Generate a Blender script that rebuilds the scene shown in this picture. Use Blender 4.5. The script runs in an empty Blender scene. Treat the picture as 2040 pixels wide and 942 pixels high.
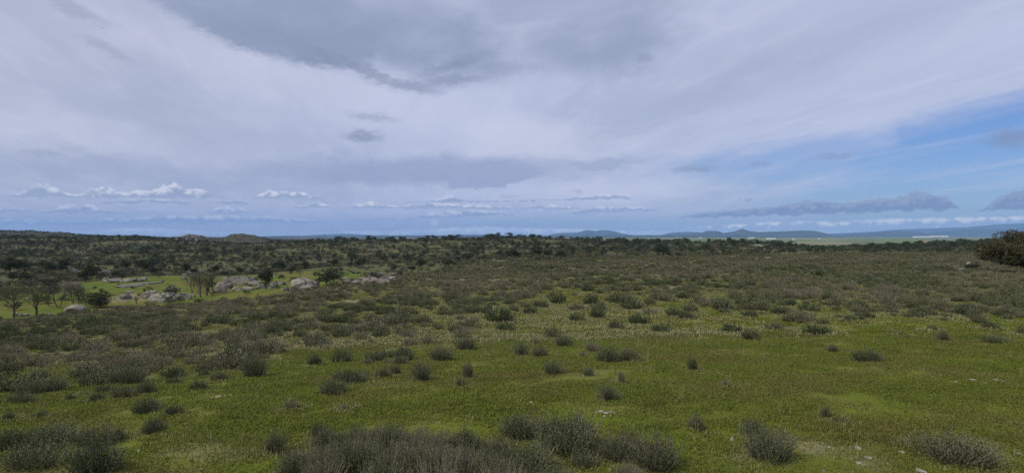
import bpy, math, random
import numpy as np
from math import radians as R

# ------------------------------------------------------------------ camera, sky, sun, exposure
F = 1354.0                       # focal length in units of the 2040 px wide photograph
CX, CY = 1020.0, 471.0
S = bpy.context.scene
COL = S.collection
rng = np.random.default_rng(7)
random.seed(7)

cam_d = bpy.data.cameras.new('camera')
cam_d.sensor_width = 36.0
cam_d.lens = 36.0 * F / 2040.0
cam_d.clip_start = 0.1
cam_d.clip_end = 120000
cam = bpy.data.objects.new('camera', cam_d)
cam.location = (0, 0, 0)
cam.rotation_euler = (R(90), 0, 0)
COL.objects.link(cam)
S.camera = cam

SUN_EL, SUN_AZ = 48.0, -125.0     # azimuth clockwise from +Y (the view direction)
SKY_STRENGTH = 0.1
SUN_STRENGTH = 2.9
EXPOSURE = 0.08
HAZE_DENSITY = 2.3e-5

S.view_settings.view_transform = 'Standard'
S.view_settings.look = 'None'
S.view_settings.exposure = EXPOSURE
S.view_settings.gamma = 1
S.view_settings.use_curve_mapping = False
cy = S.cycles
cy.max_bounces = 4
cy.diffuse_bounces = 2
cy.glossy_bounces = 1
cy.transmission_bounces = 2
cy.volume_bounces = 1
cy.transparent_max_bounces = 4
cy.use_denoising = False
try:
    cy.denoiser = 'OPENIMAGEDENOISE'
    cy.denoising_input_passes = 'RGB_ALBEDO_NORMAL'
except Exception as e:
    print('denoiser', e)
cy.use_adaptive_sampling = False
cy.sample_clamp_indirect = 4

sun_d = bpy.data.lights.new('sun', 'SUN')
sun_d.energy = SUN_STRENGTH
sun_d.angle = R(10)
sun_d.color = (1.0, 0.95, 0.88)
sun = bpy.data.objects.new('sun', sun_d)
sun.rotation_euler = (R(90 - SUN_EL), 0, R(-SUN_AZ + 180))
# a sun lamp shines along its local -Z: tilt it away from the sun's own azimuth
az = R(SUN_AZ)
from mathutils import Vector
d = Vector((math.sin(az) * math.cos(R(SUN_EL)), math.cos(az) * math.cos(R(SUN_EL)), math.sin(R(SUN_EL))))
sun.rotation_euler = d.to_track_quat('Z', 'Y').to_euler()
COL.objects.link(sun)


def srgb(r, g, b):
    def f(c):
        c /= 255.0
        return c / 12.92 if c <= .04045 else ((c + .055) / 1.055) ** 2.4
    return (f(r), f(g), f(b))


class G:
    """small writer for shader node trees"""
    def __init__(s, nt):
        s.nt = nt

    def node(s, t, **kw):
        n = s.nt.nodes.new(t)
        for k, v in kw.items():
            setattr(n, k, v)
        return n

    def put(s, sock, v):
        if isinstance(v, bpy.types.NodeSocket):
            s.nt.links.new(v, sock)
        elif isinstance(v, (tuple, list)) and len(v) == 3 and sock.type == 'RGBA':
            sock.default_value = (*v, 1)
        else:
            sock.default_value = v

    def m(s, op, a, b=None, c=None, clamp=False):
        n = s.node('ShaderNodeMath', operation=op, use_clamp=clamp)
        for i, v in enumerate((a, b, c)):
            if v is not None:
                s.put(n.inputs[i], v)
        return n.outputs[0]

    def add(s, a, b): return s.m('ADD', a, b)
    def sub(s, a, b): return s.m('SUBTRACT', a, b)
    def mul(s, a, b): return s.m('MULTIPLY', a, b)
    def mad(s, a, b, c): return s.m('MULTIPLY_ADD', a, b, c)

    def v(s, op, a, b=None, out=0):
        n = s.node('ShaderNodeVectorMath', operation=op)
        s.put(n.inputs[0], a)
        if b is not None:
            s.put(n.inputs[1], b)
        return n.outputs[out]

    def vscale(s, a, k):
        n = s.node('ShaderNodeVectorMath', operation='SCALE')
        s.put(n.inputs[0], a)
        s.put(n.inputs['Scale'], k)
        return n.outputs[0]

    def xyz(s, x=0., y=0., z=0.):
        n = s.node('ShaderNodeCombineXYZ')
        for i, v in enumerate((x, y, z)):
            s.put(n.inputs[i], v)
        return n.outputs[0]

    def sep(s, a):
        n = s.node('ShaderNodeSeparateXYZ')
        s.put(n.inputs[0], a)
        return n.outputs

    def ramp(s, f, a, b, lo=0., hi=1., kind='SMOOTHSTEP'):
        n = s.node('ShaderNodeMapRange', interpolation_type=kind)
        for k, v in zip(('Value', 'From Min', 'From Max', 'To Min', 'To Max'), (f, a, b, lo, hi)):
            s.put(n.inputs[k], v)
        return n.outputs[0]

    def noise(s, vec, scale, detail=3., rough=.55, dist=0., out='Fac'):
        n = s.node('ShaderNodeTexNoise')
        s.put(n.inputs['Vector'], vec)
        n.inputs['Scale'].default_value = scale
        n.inputs['Detail'].default_value = detail
        n.inputs['Roughness'].default_value = rough
        n.inputs['Distortion'].default_value = dist
        return n.outputs[out]

    def mix(s, f, a, b, mode='MIX'):
        n = s.node('ShaderNodeMix', data_type='RGBA', blend_type=mode)
        s.put(n.inputs[0], f)
        s.put(n.inputs[6], a)
        s.put(n.inputs[7], b)
        return n.outputs[2]

    def attr(s, name):
        n = s.node('ShaderNodeAttribute')
        n.attribute_name = name
        return n.outputs['Fac']


def sky_ab(px, py):
    """photo point -> (azimuth, elevation) as arc lengths in photo pixels"""
    a = math.atan((px - CX) / F)
    e = math.atan((CY - py) * math.cos(a) / F)
    return a * F, e * F


def build_world():
    w = bpy.data.worlds.new('World')
    S.world = w
    w.use_nodes = True
    w.node_tree.nodes.clear()
    w.cycles.sampling_method = 'NONE'
    g = G(w.node_tree)
    tc = g.node('ShaderNodeTexCoord').outputs['Generated']
    d = g.v('NORMALIZE', tc)
    x, y, z = g.sep(d)
    hor = g.m('SQRT', g.add(g.mul(x, x), g.mul(y, y)))
    A = g.mul(g.m('ARCTAN2', x, y), F)
    B = g.mul(g.m('ARCTAN2', z, hor), F)
    AB = g.xyz(A, B, 0.)
    # clouds drift on a plane overhead: natural perspective; rotated so that y runs along azimuth -13 deg
    zc = g.m('MAXIMUM', g.add(z, 0.07), 0.03)
    X, Y = g.m('DIVIDE', x, zc), g.m('DIVIDE', y, zc)
    r = R(-13)
    U = g.sub(g.mul(X, math.cos(r)), g.mul(Y, math.sin(r)))
    V = g.add(g.mul(X, math.sin(r)), g.mul(Y, math.cos(r)))
    streak = g.noise(g.xyz(U, g.mul(V, .22), 3.1), 1.5, 5., .55, .6)
    fine = g.noise(g.xyz(g.mul(U, 1.0), g.mul(V, .3), 8.7), 6.0, 5., .62, .4)
    puff = g.noise(g.xyz(U, g.mul(V, .8), 1.7), 1.9, 4., .6, .3)

    # domain warp for the shapes
    wn = g.noise(g.v('MULTIPLY', AB, (1., 2.0, 1.)), .009, 4., .6, out='Color')
    warp = g.v('MULTIPLY', g.v('SUBTRACT', wn, (.5, .5, .5)), (190., 75., 0.))
    ABw = g.v('ADD', AB, warp)
    wn2 = g.noise(g.v('MULTIPLY', AB, (1., 2.4, 1.)), .045, 3., .65, out='Color')
    ABf = g.v('ADD', g.v('MULTIPLY', g.v('SUBTRACT', wn2, (.5, .5, .5)), (62., 24., 0.)), g.v('ADD', AB, g.vscale(warp, .12)))

    def blob(px, py, rx, ry, rot=0., lo=1.15, hi=.25, src=None, base=None):
        a, b = sky_ab(px, py)
        k = math.cos(math.atan((px - CX) / F)) ** 2
        n = g.node('ShaderNodeMapping', vector_type='TEXTURE')
        g.put(n.inputs['Vector'], src if src is not None else ABw)
        n.inputs['Location'].default_value = (a, b, 0)
        n.inputs['Rotation'].default_value = (0, 0, R(rot))
        n.inputs['Scale'].default_value = (rx * k, ry, 1)
        l = g.v('LENGTH', n.outputs[0], out=1)
        return g.ramp(l, lo, hi)

    # --- blue sky: the Sky Texture
    sky = g.node('ShaderNodeTexSky', sky_type='NISHITA')
    sky.sun_disc = False
    sky.sun_elevation = R(SUN_EL)
    sky.sun_rotation = R(SUN_AZ)
    sky.air_density = 1.0
    sky.dust_density = .35
    sky.ozone_density = 2.5
    up = g.xyz(x, y, g.m('MAXIMUM', z, .03))
    g.put(sky.inputs[0], up)
    K = 1.0 / SKY_STRENGTH
    def c(r_, g_, b_, k=1.0):
        q = srgb(r_, g_, b_)
        return tuple(v_ * K * k for v_ in q)
    col = g.mix(1., sky.outputs[0], (.48, .60, .91), 'MULTIPLY')

    # --- high veil with the opening on the right
    hole = blob(2030, 310, 500, 120, 10, 1.2, .62)
    hole = g.m('MAXIMUM', hole, g.mul(blob(1620, 315, 370, 50, 5, 1.3, .3), .75))
    hole = g.m('MAXIMUM', hole, g.mul(blob(1930, 395, 600, 70, 0, 1.2, .4), .95))
    hole = g.m('MAXIMUM', hole, g.mul(blob(1000, 40, 90, 60, 0, 1.3, .1), .35))
    low = g.mul(g.mul(g.ramp(B, 56., 4.), .85), g.ramp(A, -700., 100., .45, 1.))
        # the straight upper rim of the opening
    a1, b1 = sky_ab(1550, 272); a2, b2 = sky_ab(2040, 182)
    sl = (b2 - b1) / (a2 - a1)
    line = g.sub(B, g.mad(A, sl, b1 - sl * a1))
    line = g.add(line, g.mul(g.sub(fine, .5), 45.))
    above = g.ramp(line, -14., 22.)
    hole = g.mul(hole, g.sub(1., above))
    hole = g.mul(hole, g.ramp(streak, .74, .46, .55, 1.0))
    hole = g.m('MAXIMUM', hole, low)
    cover = g.sub(.97, hole)
    sh = g.ramp(streak, .28, .72)
    veil = g.mix(sh, c(176, 184, 210), c(190, 197, 222))
    veil = g.mix(g.mul(g.ramp(A, -100., -900.), .45), veil, c(178, 180, 194))
    veil = g.mix(g.mul(g.ramp(fine, .42, .72), .35), veil, c(202, 206, 226))
    bright = g.m('MAXIMUM', blob(1060, 285, 200, 60, -8, 1.3, .1), g.mul(blob(90, 250, 240, 40, -6, 1.4, .1), .8))
    bright = g.m('MAXIMUM', bright, g.mul(blob(620, 165, 520, 60, -10, 1.3, .1), .5))
    bright = g.m('MAXIMUM', bright, g.mul(blob(1230, 378, 260, 36, 3, 1.25, .2), 1.))
    bright = g.m('MAXIMUM', bright, g.mul(blob(1800, 255, 420, 28, 11, 1.3, .1), .6))
    veil = g.mix(g.mul(bright, .65), veil, c(210, 212, 229))
    col = g.mix(cover, col, veil)

    # --- grey sheets of altostratus
    g1 = blob(520, 8, 300, 92, -14, 1.04, .82, ABf)
    g1 = g.m('MAXIMUM', g1, g.mul(blob(830, 70, 250, 90, -8, 1.2, .4), .95))
    g1 = g.m('MAXIMUM', g1, g.mul(blob(1190, 80, 190, 80, 6, 1.25, .35), .85))
    g1 = g.m('MAXIMUM', g1, g.mul(blob(1120, 10, 260, 50, 0, 1.25, .45), .75))
    g1 = g.m('MAXIMUM', g1, g.mul(blob(1560, 130, 420, 80, 14, 1.4, .2), .22))
    g1 = g.m('MAXIMUM', g1, g.mul(blob(420, 250, 360, 60, -5, 1.4, .1), .30))
    g1 = g.mul(g1, g.ramp(puff, .25, .62, .62, 1.0))
    col = g.mix(g.mul(g1, .88), col, c(136, 149, 176))
    g2 = blob(820, 338, 430, 34, 2, 1.3, .3)
    g2 = g.m('MAXIMUM', g2, g.mul(blob(985, 352, 115, 22, 8, 1.06, .75, ABf), 1.))
    g2 = g.m('MAXIMUM', g2, g.mul(blob(1190, 322, 110, 14, 0, 1.3, .3), .8))
    g2 = g.m('MAXIMUM', g2, g.mul(blob(330, 350, 420, 30, -3, 1.4, .2), .6))
    col = g.mix(g.mul(g2, .74), col, c(147, 159, 190))
    # torn dark scraps
    dk = blob(735, 145, 80, 12, -22, 1.4, .25, ABf)
    for (px, py, rx, ry, ro, k) in ((805, 170, 75, 12, -6, 1.), (900, 160, 75, 12, 5, .9), (900, 132, 90, 12, 18, .8),
                                    (650, 115, 45, 10, -28, .8), (612, 122, 26, 10, -20, .8), (560, 75, 110, 28, -18, .55),
                                    (1010, 135, 70, 16, 0, .45), (722, 272, 42, 12, 0, 1.), (740, 233, 55, 10, -4, .6),
                                    (1385, 338, 48, 7, 2, .7), (1665, 311, 40, 6, 2, .5), (1515, 326, 24, 3, 2, .5),
                                    (2010, 276, 50, 16, 0, .9), (150, 20, 90, 12, -18, .5), (215, 100, 60, 9, -24, .4),
                                    (1290, 115, 20, 9, 0, .5), (1270, 145, 18, 10, 25, .3), (85, 303, 45, 5, -3, .35),
                                    (1150, 381, 12, 3, 0, .5), (1487, 398, 12, 3, 0, .7), (1015, 391, 22, 4, 0, .5)):
        dk = g.m('MAXIMUM', dk, g.mul(blob(px, py, rx, ry, ro, 1.4, .25, ABf), k))
    col = g.mix(g.mul(dk, .66), col, c(128, 139, 165))

    # --- rows of low cumulus: a ramp over azimuth holds the height of the tops
    n3 = g.noise(g.v('MULTIPLY', AB, (1., 1.7, 1.)), .075, 4., .62)
    n4 = g.noise(g.v('MULTIPLY', AB, (1., 1.4, 1.)), .16, 3., .6)
    vo = g.node('ShaderNodeTexVoronoi', feature='SMOOTH_F1')
    g.put(vo.inputs['Vector'], g.v('ADD', g.v('MULTIPLY', AB, (1., 1.5, 1.)), g.vscale(g.v('SUBTRACT', wn2, (.5, .5, .5)), 10.)))
    vo.inputs['Scale'].default_value = .062
    vo2 = g.node('ShaderNodeTexVoronoi', feature='SMOOTH_F1')
    g.put(vo2.inputs['Vector'], g.v('MULTIPLY', AB, (1., 1.5, 1.)))
    vo2.inputs['Scale'].default_value = .14
    lump = g.add(g.add(g.mul(g.sub(.38, vo.outputs['Distance']), 1.3), g.mul(g.sub(.36, vo2.outputs['Distance']), .7)), g.add(g.mul(g.sub(n3, .5), .5), g.mul(g.sub(n4, .5), .4)))
    A0, A1 = -1000., 1000.

    def row(base, tops, top_c, base_c, noise=14., soft=4., opac=.9, fuzz=5.):
        (p0, y0), (p1, y1) = base
        a0, b0 = sky_ab(p0, y0); a1_, b1_ = sky_ab(p1, y1)
        s_ = (b1_ - b0) / (a1_ - a0)
        bl = g.mad(A, s_, b0 - s_ * a0)
        n = g.node('ShaderNodeValToRGB')
        cr = n.color_ramp
        cr.interpolation = 'B_SPLINE'
        pts = []
        for px, h in tops:
            pts.append(((sky_ab(px, 430)[0] - A0) / (A1 - A0), h * 1.22 / 50.))
        cr.elements[0].position, cr.elements[1].position = 0., 1.
        cr.elements[0].color = (pts[0][1],) * 3 + (1,)
        cr.elements[1].color = (pts[-1][1],) * 3 + (1,)
        for p, h in pts:
            if .001 < p < .999:
                e = cr.elements.new(p)
                e.color = (h, h, h, 1)
        g.put(n.inputs[0], g.ramp(A, A0, A1, kind='LINEAR'))
        H = g.mul(n.outputs['Color'], 50.)
        H2 = g.mul(H, g.add(1., g.mul(lump, noise * .05)))
        yy = g.sub(B, bl)
        m_top = g.ramp(g.sub(H2, yy), 0., soft)
        m_bot = g.ramp(g.add(yy, g.mul(lump, 6.)), -fuzz, fuzz * .4)
        exist = g.ramp(H, .4, 3.)
        msk = g.mul(g.mul(m_top, m_bot), g.mul(exist, opac))
        t = g.ramp(g.add(g.m('DIVIDE', yy, g.m('MAXIMUM', H, 4.)), g.mul(lump, .9)), .05, .75)
        return msk, g.mix(t, base_c, top_c)

    W, Gy = c(222, 223, 232), c(156, 166, 192)
    W2, G2 = c(208, 212, 228), c(144, 158, 190)
    rows = []
    # faint strips just over the skyline
    rows.append((((-50, 462), (2100, 462)), [(-50, 0), (180, 3), (240, 9), (330, 9), (400, 3), (520, 0), (700, 4), (860, 8), (960, 14), (1100, 10), (1300, 4), (1420, 6), (1700, 4), (2100, 0)], c(222, 227, 240), c(195, 207, 232), 7., 6., .8, 7.))
    rows.append((((1300, 456), (2100, 450)), [(1300, 0), (1400, 5), (1480, 9), (1560, 14), (1640, 11), (1720, 12), (1790, 15), (1900, 14), (2000, 15), (2100, 15)], c(252, 249, 244), c(172, 184, 212), 4., 6., .95, 8.))
    rows.append((((-50, 447), (660, 441)), [(-50, 8), (60, 10), (120, 5), (200, 8), (300, 14), (400, 12), (520, 14), (600, 6), (670, 0), (700, 0)], W2, c(143, 158, 192), 8., 6., .85, 7.))
    rows.append((((700, 438), (1020, 428)), [(700, 0), (740, 4), (800, 0), (830, 4), (860, 10), (900, 16), (960, 12), (1010, 4), (1030, 0), (1130, 0), (1170, 8), (1200, 12), (1270, 8), (1310, 0), (1330, 0)], W2, G2, 14., 4., .85, 5.))
    rows.append((((-50, 422), (760, 422)), [(-50, 6), (20, 8), (90, 2), (110, 5), (140, 15), (180, 14), (215, 2), (300, 0), (420, 2), (440, 12), (480, 9), (500, 1), (560, 0), (700, 0)], W2, G2, 12., 4., .8, 4.))
    rows.append((((580, 412), (1020, 416)), [(560, 0), (585, 3), (612, 3), (626, 13), (648, 6), (668, 0), (690, 0), (706, 6), (730, 13), (775, 7), (800, 3), (830, 12), (880, 14), (905, 8), (960, 8), (1010, 5), (1040, 2), (1060, 8), (1100, 10), (1130, 3), (1145, 9), (1160, 0)], W, Gy, 12., 4., .88, 4.))
    rows.append((((20, 402), (1000, 401)), [(-50, 0), (180, 0), (215, 3), (260, 7), (330, 8), (370, 3), (400, 0), (440, 5), (480, 6), (500, 0), (795, 0), (850, 4), (880, 8), (897, 15), (915, 8), (935, 3), (1040, 2), (1070, 5), (1110, 2), (1140, 5), (1190, 13), (1230, 9), (1260, 3), (1290, 0)], W2, G2, 14., 3., .85, 3.5))
    rows.append((((20, 391), (640, 394)), [(-20, 0), (30, 3), (60, 15), (85, 21), (115, 14), (140, 4), (160, 5), (175, 11), (205, 21), (235, 10), (250, 6), (275, 16), (300, 9), (320, 17), (347, 26), (370, 15), (392, 17), (420, 9), (445, 2), (500, 0), (512, 4), (535, 16), (560, 11), (600, 12), (625, 5), (660, 0)], W, Gy, 7., 5., .9, 4.))
    for b_, t_, tc_, bc_, nz, so, op, fz in rows:
        msk, cc = row(b_, t_, tc_, bc_, nz, so, op, fz)
        col = g.mix(msk, col, cc)
    # the long dark lens and the dark bank at the right
    for b_, t_ in ((((1350, 434), (1900, 416)), [(1340, 0), (1370, 5), (1410, 10), (1480, 12), (1560, 16), (1600, 24), (1650, 20), (1700, 15), (1740, 22), (1790, 18), (1820, 33), (1850, 26), (1890, 18), (1908, 3), (1925, 0)]),
                   (((1960, 418), (2100, 418)), [(1955, 0), (1972, 10), (2000, 24), (2040, 31), (2100, 34), (2200, 5)])):
        msk, cc = row(b_, t_, c(148, 158, 186), c(118, 132, 167), 5., 5., .9, 4.)
        col = g.mix(msk, col, cc)
    shaft = g.mul(blob(866, 444, 9, 9, 0, 1.3, .2, AB), .75)
    col = g.mix(shaft, col, c(212, 212, 220))
    bg = g.node('ShaderNodeBackground')
    bg.inputs['Strength'].default_value = SKY_STRENGTH
    g.put(bg.inputs['Color'], col)
    out = g.node('ShaderNodeOutputWorld')
    g.nt.links.new(bg.outputs[0], out.inputs['Surface'])


build_world()

# ------------------------------------------------------------------ tags
def tag(o, label=None, cat=None, group=None, kind=None):
    if label: o['label'] = label
    if cat: o['category'] = cat
    if group: o['group'] = group
    if kind: o['kind'] = kind
    return o


def empty(name, loc, rz=0.0, sc=(1, 1, 1)):
    o = bpy.data.objects.new(name, None)
    o.empty_display_size = .2
    o.location = loc
    o.rotation_euler = (0, 0, rz)
    o.scale = sc
    COL.objects.link(o)
    return o


def mesh_obj(name, me, parent=None, link=True):
    o = bpy.data.objects.new(name, me)
    if link:
        COL.objects.link(o)
    if parent is not None:
        o.parent = parent
    return o


def make_mesh(name, parts, mats, smooth=False):
    """parts: list of (verts (n,3), faces (m,k), material index)"""
    me = bpy.data.meshes.new(name)
    vs, loops, starts, mi = [], [], [], []
    off, lo = 0, 0
    for v_, f_, m_ in parts:
        v_ = np.asarray(v_, float).reshape(-1, 3)
        f_ = np.asarray(f_, int)
        vs.append(v_)
        loops.append((f_ + off).ravel())
        k = f_.shape[1]
        starts.append(lo + np.arange(len(f_)) * k)
        lo += f_.size
        mi.append(np.full(len(f_), m_))
        off += len(v_)
    vs = np.concatenate(vs); loops = np.concatenate(loops); starts = np.concatenate(starts); mi = np.concatenate(mi)
    me.vertices.add(len(vs)); me.vertices.foreach_set('co', vs.astype(np.float32).ravel())
    me.loops.add(len(loops)); me.loops.foreach_set('vertex_index', loops.astype(np.int32))
    me.polygons.add(len(starts)); me.polygons.foreach_set('loop_start', starts.astype(np.int32))
    me.polygons.foreach_set('material_index', mi.astype(np.int32))
    me.polygons.foreach_set('use_smooth', np.full(len(starts), smooth))
    me.update(calc_edges=True)
    me.validate()
    for m in mats:
        me.materials.append(m)
    return me


def quads(c, d, w, l, wd):
    """leaf shaped quads: centre c, long axis d, short axis w, sizes l and wd"""
    l = np.asarray(l).reshape(-1, 1); wd = np.asarray(wd).reshape(-1, 1)
    v = np.stack([c - d * l / 2, c + w * wd / 2, c + d * l / 2, c - w * wd / 2], 1).reshape(-1, 3)
    return v, np.arange(len(v)).reshape(-1, 4)


def unit(v):
    return v / np.maximum(np.linalg.norm(v, axis=-1, keepdims=True), 1e-9)


def tube(pts, rad, sides=5):
    pts = np.asarray(pts, float); rad = np.asarray(rad, float)
    n = len(pts)
    t = np.gradient(pts, axis=0); t = unit(t)
    ref = np.array([.13, .97, .2]) if abs(t[0][1]) < .9 else np.array([1., 0, 0])
    a = unit(np.cross(t, ref)); b = np.cross(t, a)
    th = np.arange(sides) * 2 * math.pi / sides
    v = pts[:, None, :] + rad[:, None, None] * (np.cos(th)[None, :, None] * a[:, None, :] + np.sin(th)[None, :, None] * b[:, None, :])
    i = np.arange(n - 1)[:, None] * sides; j = np.arange(sides)[None, :]; j2 = (j + 1) % sides
    f = np.stack([i + j, i + j2, i + sides + j2, i + sides + j], -1).reshape(-1, 4)
    return v.reshape(-1, 3), f


# ------------------------------------------------------------------ materials
def new_mat(name, build, rough=.9, spec=.15):
    m = bpy.data.materials.new(name)
    m.use_nodes = True
    nt = m.node_tree
    nt.nodes.clear()
    g = G(nt)
    b = g.node('ShaderNodeBsdfPrincipled')
    b.inputs['Roughness'].default_value = rough
    b.inputs['Specular IOR Level'].default_value = spec
    o = g.node('ShaderNodeOutputMaterial')
    nt.links.new(b.outputs[0], o.inputs[0])
    build(g, b)
    return m


def leaf_mat(name, cols, rough=.8, scale=6.0, vary=.35, patch=None):
    """foliage: colour differs from plant to plant and from clump to clump"""
    def f(g, b):
        oi = g.node('ShaderNodeObjectInfo')
        pos = g.node('ShaderNodeTexCoord').outputs['Object']
        n = g.noise(pos, scale, 2., .6)
        geo = g.node('ShaderNodeNewGeometry')
        c1 = g.mix(g.ramp(oi.outputs['Random'], 0., 1., kind='LINEAR'), cols[0], cols[1])
        c1 = g.mix(g.ramp(n, .35, .68), c1, cols[2])
        if patch:
            c1 = g.mix(g.mul(g.ramp(g.noise(geo.outputs['Position'], .22, 5., .7), .46, .62), .8), c1, patch)
            c1 = g.mix(g.mul(g.ramp(g.noise(geo.outputs['Position'], 1.3, 4., .7), .52, .66), .5), c1, tuple(v_ * .55 for v_ in cols[2]))
        k = g.ramp(geo.outputs['Random Per Island'], 0., 1., 1 - vary, 1 + vary, 'LINEAR')
        n_ = g.node('ShaderNodeVectorMath', operation='SCALE')
        g.put(n_.inputs[0], c1); g.put(n_.inputs['Scale'], k)
        g.put(b.inputs['Base Color'], n_.outputs[0])
    return new_mat(name, f, rough, .2)


def plain_mat(name, a, b_, scale=4.0, rough=.9, bump=0., detail=5.):
    def f(g, b):
        pos = g.node('ShaderNodeTexCoord').outputs['Object']
        n = g.noise(pos, scale, detail, .65)
        g.put(b.inputs['Base Color'], g.mix(g.ramp(n, .3, .7), a, b_))
        if bump:
            bp = g.node('ShaderNodeBump')
            bp.inputs['Strength'].default_value = bump
            bp.inputs['Distance'].default_value = .1
            g.put(bp.inputs['Height'], n)
            g.nt.links.new(bp.outputs[0], b.inputs['Normal'])
    return new_mat(name, f, rough, .15)


M = {}
M['shrub_grey'] = leaf_mat('shrub_grey', [(.118, .130, .062), (.138, .132, .070), (.100, .118, .052)])
M['shrub_dark'] = leaf_mat('shrub_dark', [(.078, .100, .044), (.094, .108, .050), (.066, .086, .038)])
M['shrub_dry'] = leaf_mat('shrub_dry', [(.185, .158, .100), (.165, .146, .092), (.145, .132, .080)])
M['stem'] = leaf_mat('stem', [(.27, .26, .17), (.21, .20, .13), (.30, .285, .19)])
M['oak_leaf'] = leaf_mat('oak_leaf', [(.044, .060, .031), (.062, .076, .038), (.036, .050, .026)], scale=.9, vary=.4)
M['oak_dark'] = leaf_mat('oak_dark', [(.036, .046, .024), (.046, .056, .029), (.030, .040, .020)], scale=.9, vary=.4)
M['oak_near'] = leaf_mat('oak_near', [(.046, .050, .024), (.050, .050, .025), (.078, .066, .030)], scale=.6, vary=.5)
M['scrub_leaf'] = leaf_mat('scrub_leaf', [(.080, .088, .052), (.104, .096, .066), (.066, .076, .046)], scale=.8, vary=.35)
M['willow'] = leaf_mat('willow', [(.125, .130, .052), (.140, .130, .062), (.105, .115, .045)], scale=.8, vary=.35)
M['bark'] = plain_mat('bark', (.050, .042, .034), (.11, .10, .085), 6.0)
M['twig'] = leaf_mat('twig', [(.130, .118, .085), (.150, .125, .098), (.115, .108, .070)], scale=.5, vary=.3)
M['grass'] = leaf_mat('grass', [(.120, .145, .016), (.136, .150, .022), (.100, .126, .014)], scale=8., vary=.14, patch=(.136, .124, .030))
M['straw'] = leaf_mat('straw', [(.20, .195, .078), (.165, .150, .065), (.225, .215, .095)], scale=8., vary=.3)
M['white'] = plain_mat('white', (.72, .73, .72), (.8, .8, .8), .05)
M['rooftile'] = plain_mat('rooftile', (.30, .16, .10), (.36, .20, .13), 2.0)
M['bird'] = plain_mat('bird', (.04, .035, .03), (.07, .06, .05), 9.0)
M['window_dark'] = plain_mat('window_dark', (.03, .035, .04), (.05, .05, .06), 9.0, .3)


def rock_f(tint, lich):
    def f(g, b):
        pos = g.node('ShaderNodeTexCoord').outputs['Object']
        w = g.node('ShaderNodeNewGeometry').outputs['Position']
        n = g.noise(pos, .8, 6., .65)
        n2 = g.noise(w, .9, 5., .7)
        n3 = g.noise(w, 6., 4., .7)
        c = g.mix(g.ramp(n, .3, .72), tuple(t * .62 for t in tint), tint)
        c = g.mix(g.mul(g.ramp(n2, .50, .66), .75), c, lich)
        c = g.mix(g.mul(g.ramp(n3, .54, .70), .45), c, (.07, .065, .06))
        vo = g.node('ShaderNodeTexVoronoi', feature='DISTANCE_TO_EDGE')
        g.put(vo.inputs['Vector'], g.v('ADD', g.v('MULTIPLY', w, (.28, .28, .7)), g.vscale(g.noise(w, .5, 3., .6, out='Color'), 1.0)))
        vo.inputs['Scale'].default_value = .55
        crack = g.ramp(vo.outputs['Distance'], .05, .0)
        c = g.mix(g.mul(crack, .8), c, (.04, .038, .032))
        g.put(b.inputs['Base Color'], c)
        bp = g.node('ShaderNodeBump')
        bp.inputs['Strength'].default_value = .9
        bp.inputs['Distance'].default_value = .35
        g.put(bp.inputs['Height'], g.sub(g.add(n, g.mul(n2, .4)), crack))
        g.nt.links.new(bp.outputs[0], b.inputs['Normal'])
    return f


M['granite'] = new_mat('granite', rock_f((.26, .245, .20), (.30, .30, .19)))
M['granite_grey'] = new_mat('granite_grey', rock_f((.19, .18, .155), (.22, .215, .17)))
M['granite_pink'] = new_mat('granite_pink', rock_f((.265, .232, .195), (.27, .25, .19)))
M['stone_pale'] = plain_mat('stone_pale', (.20, .19, .14), (.31, .30, .23), 9.0, bump=.3)

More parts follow.
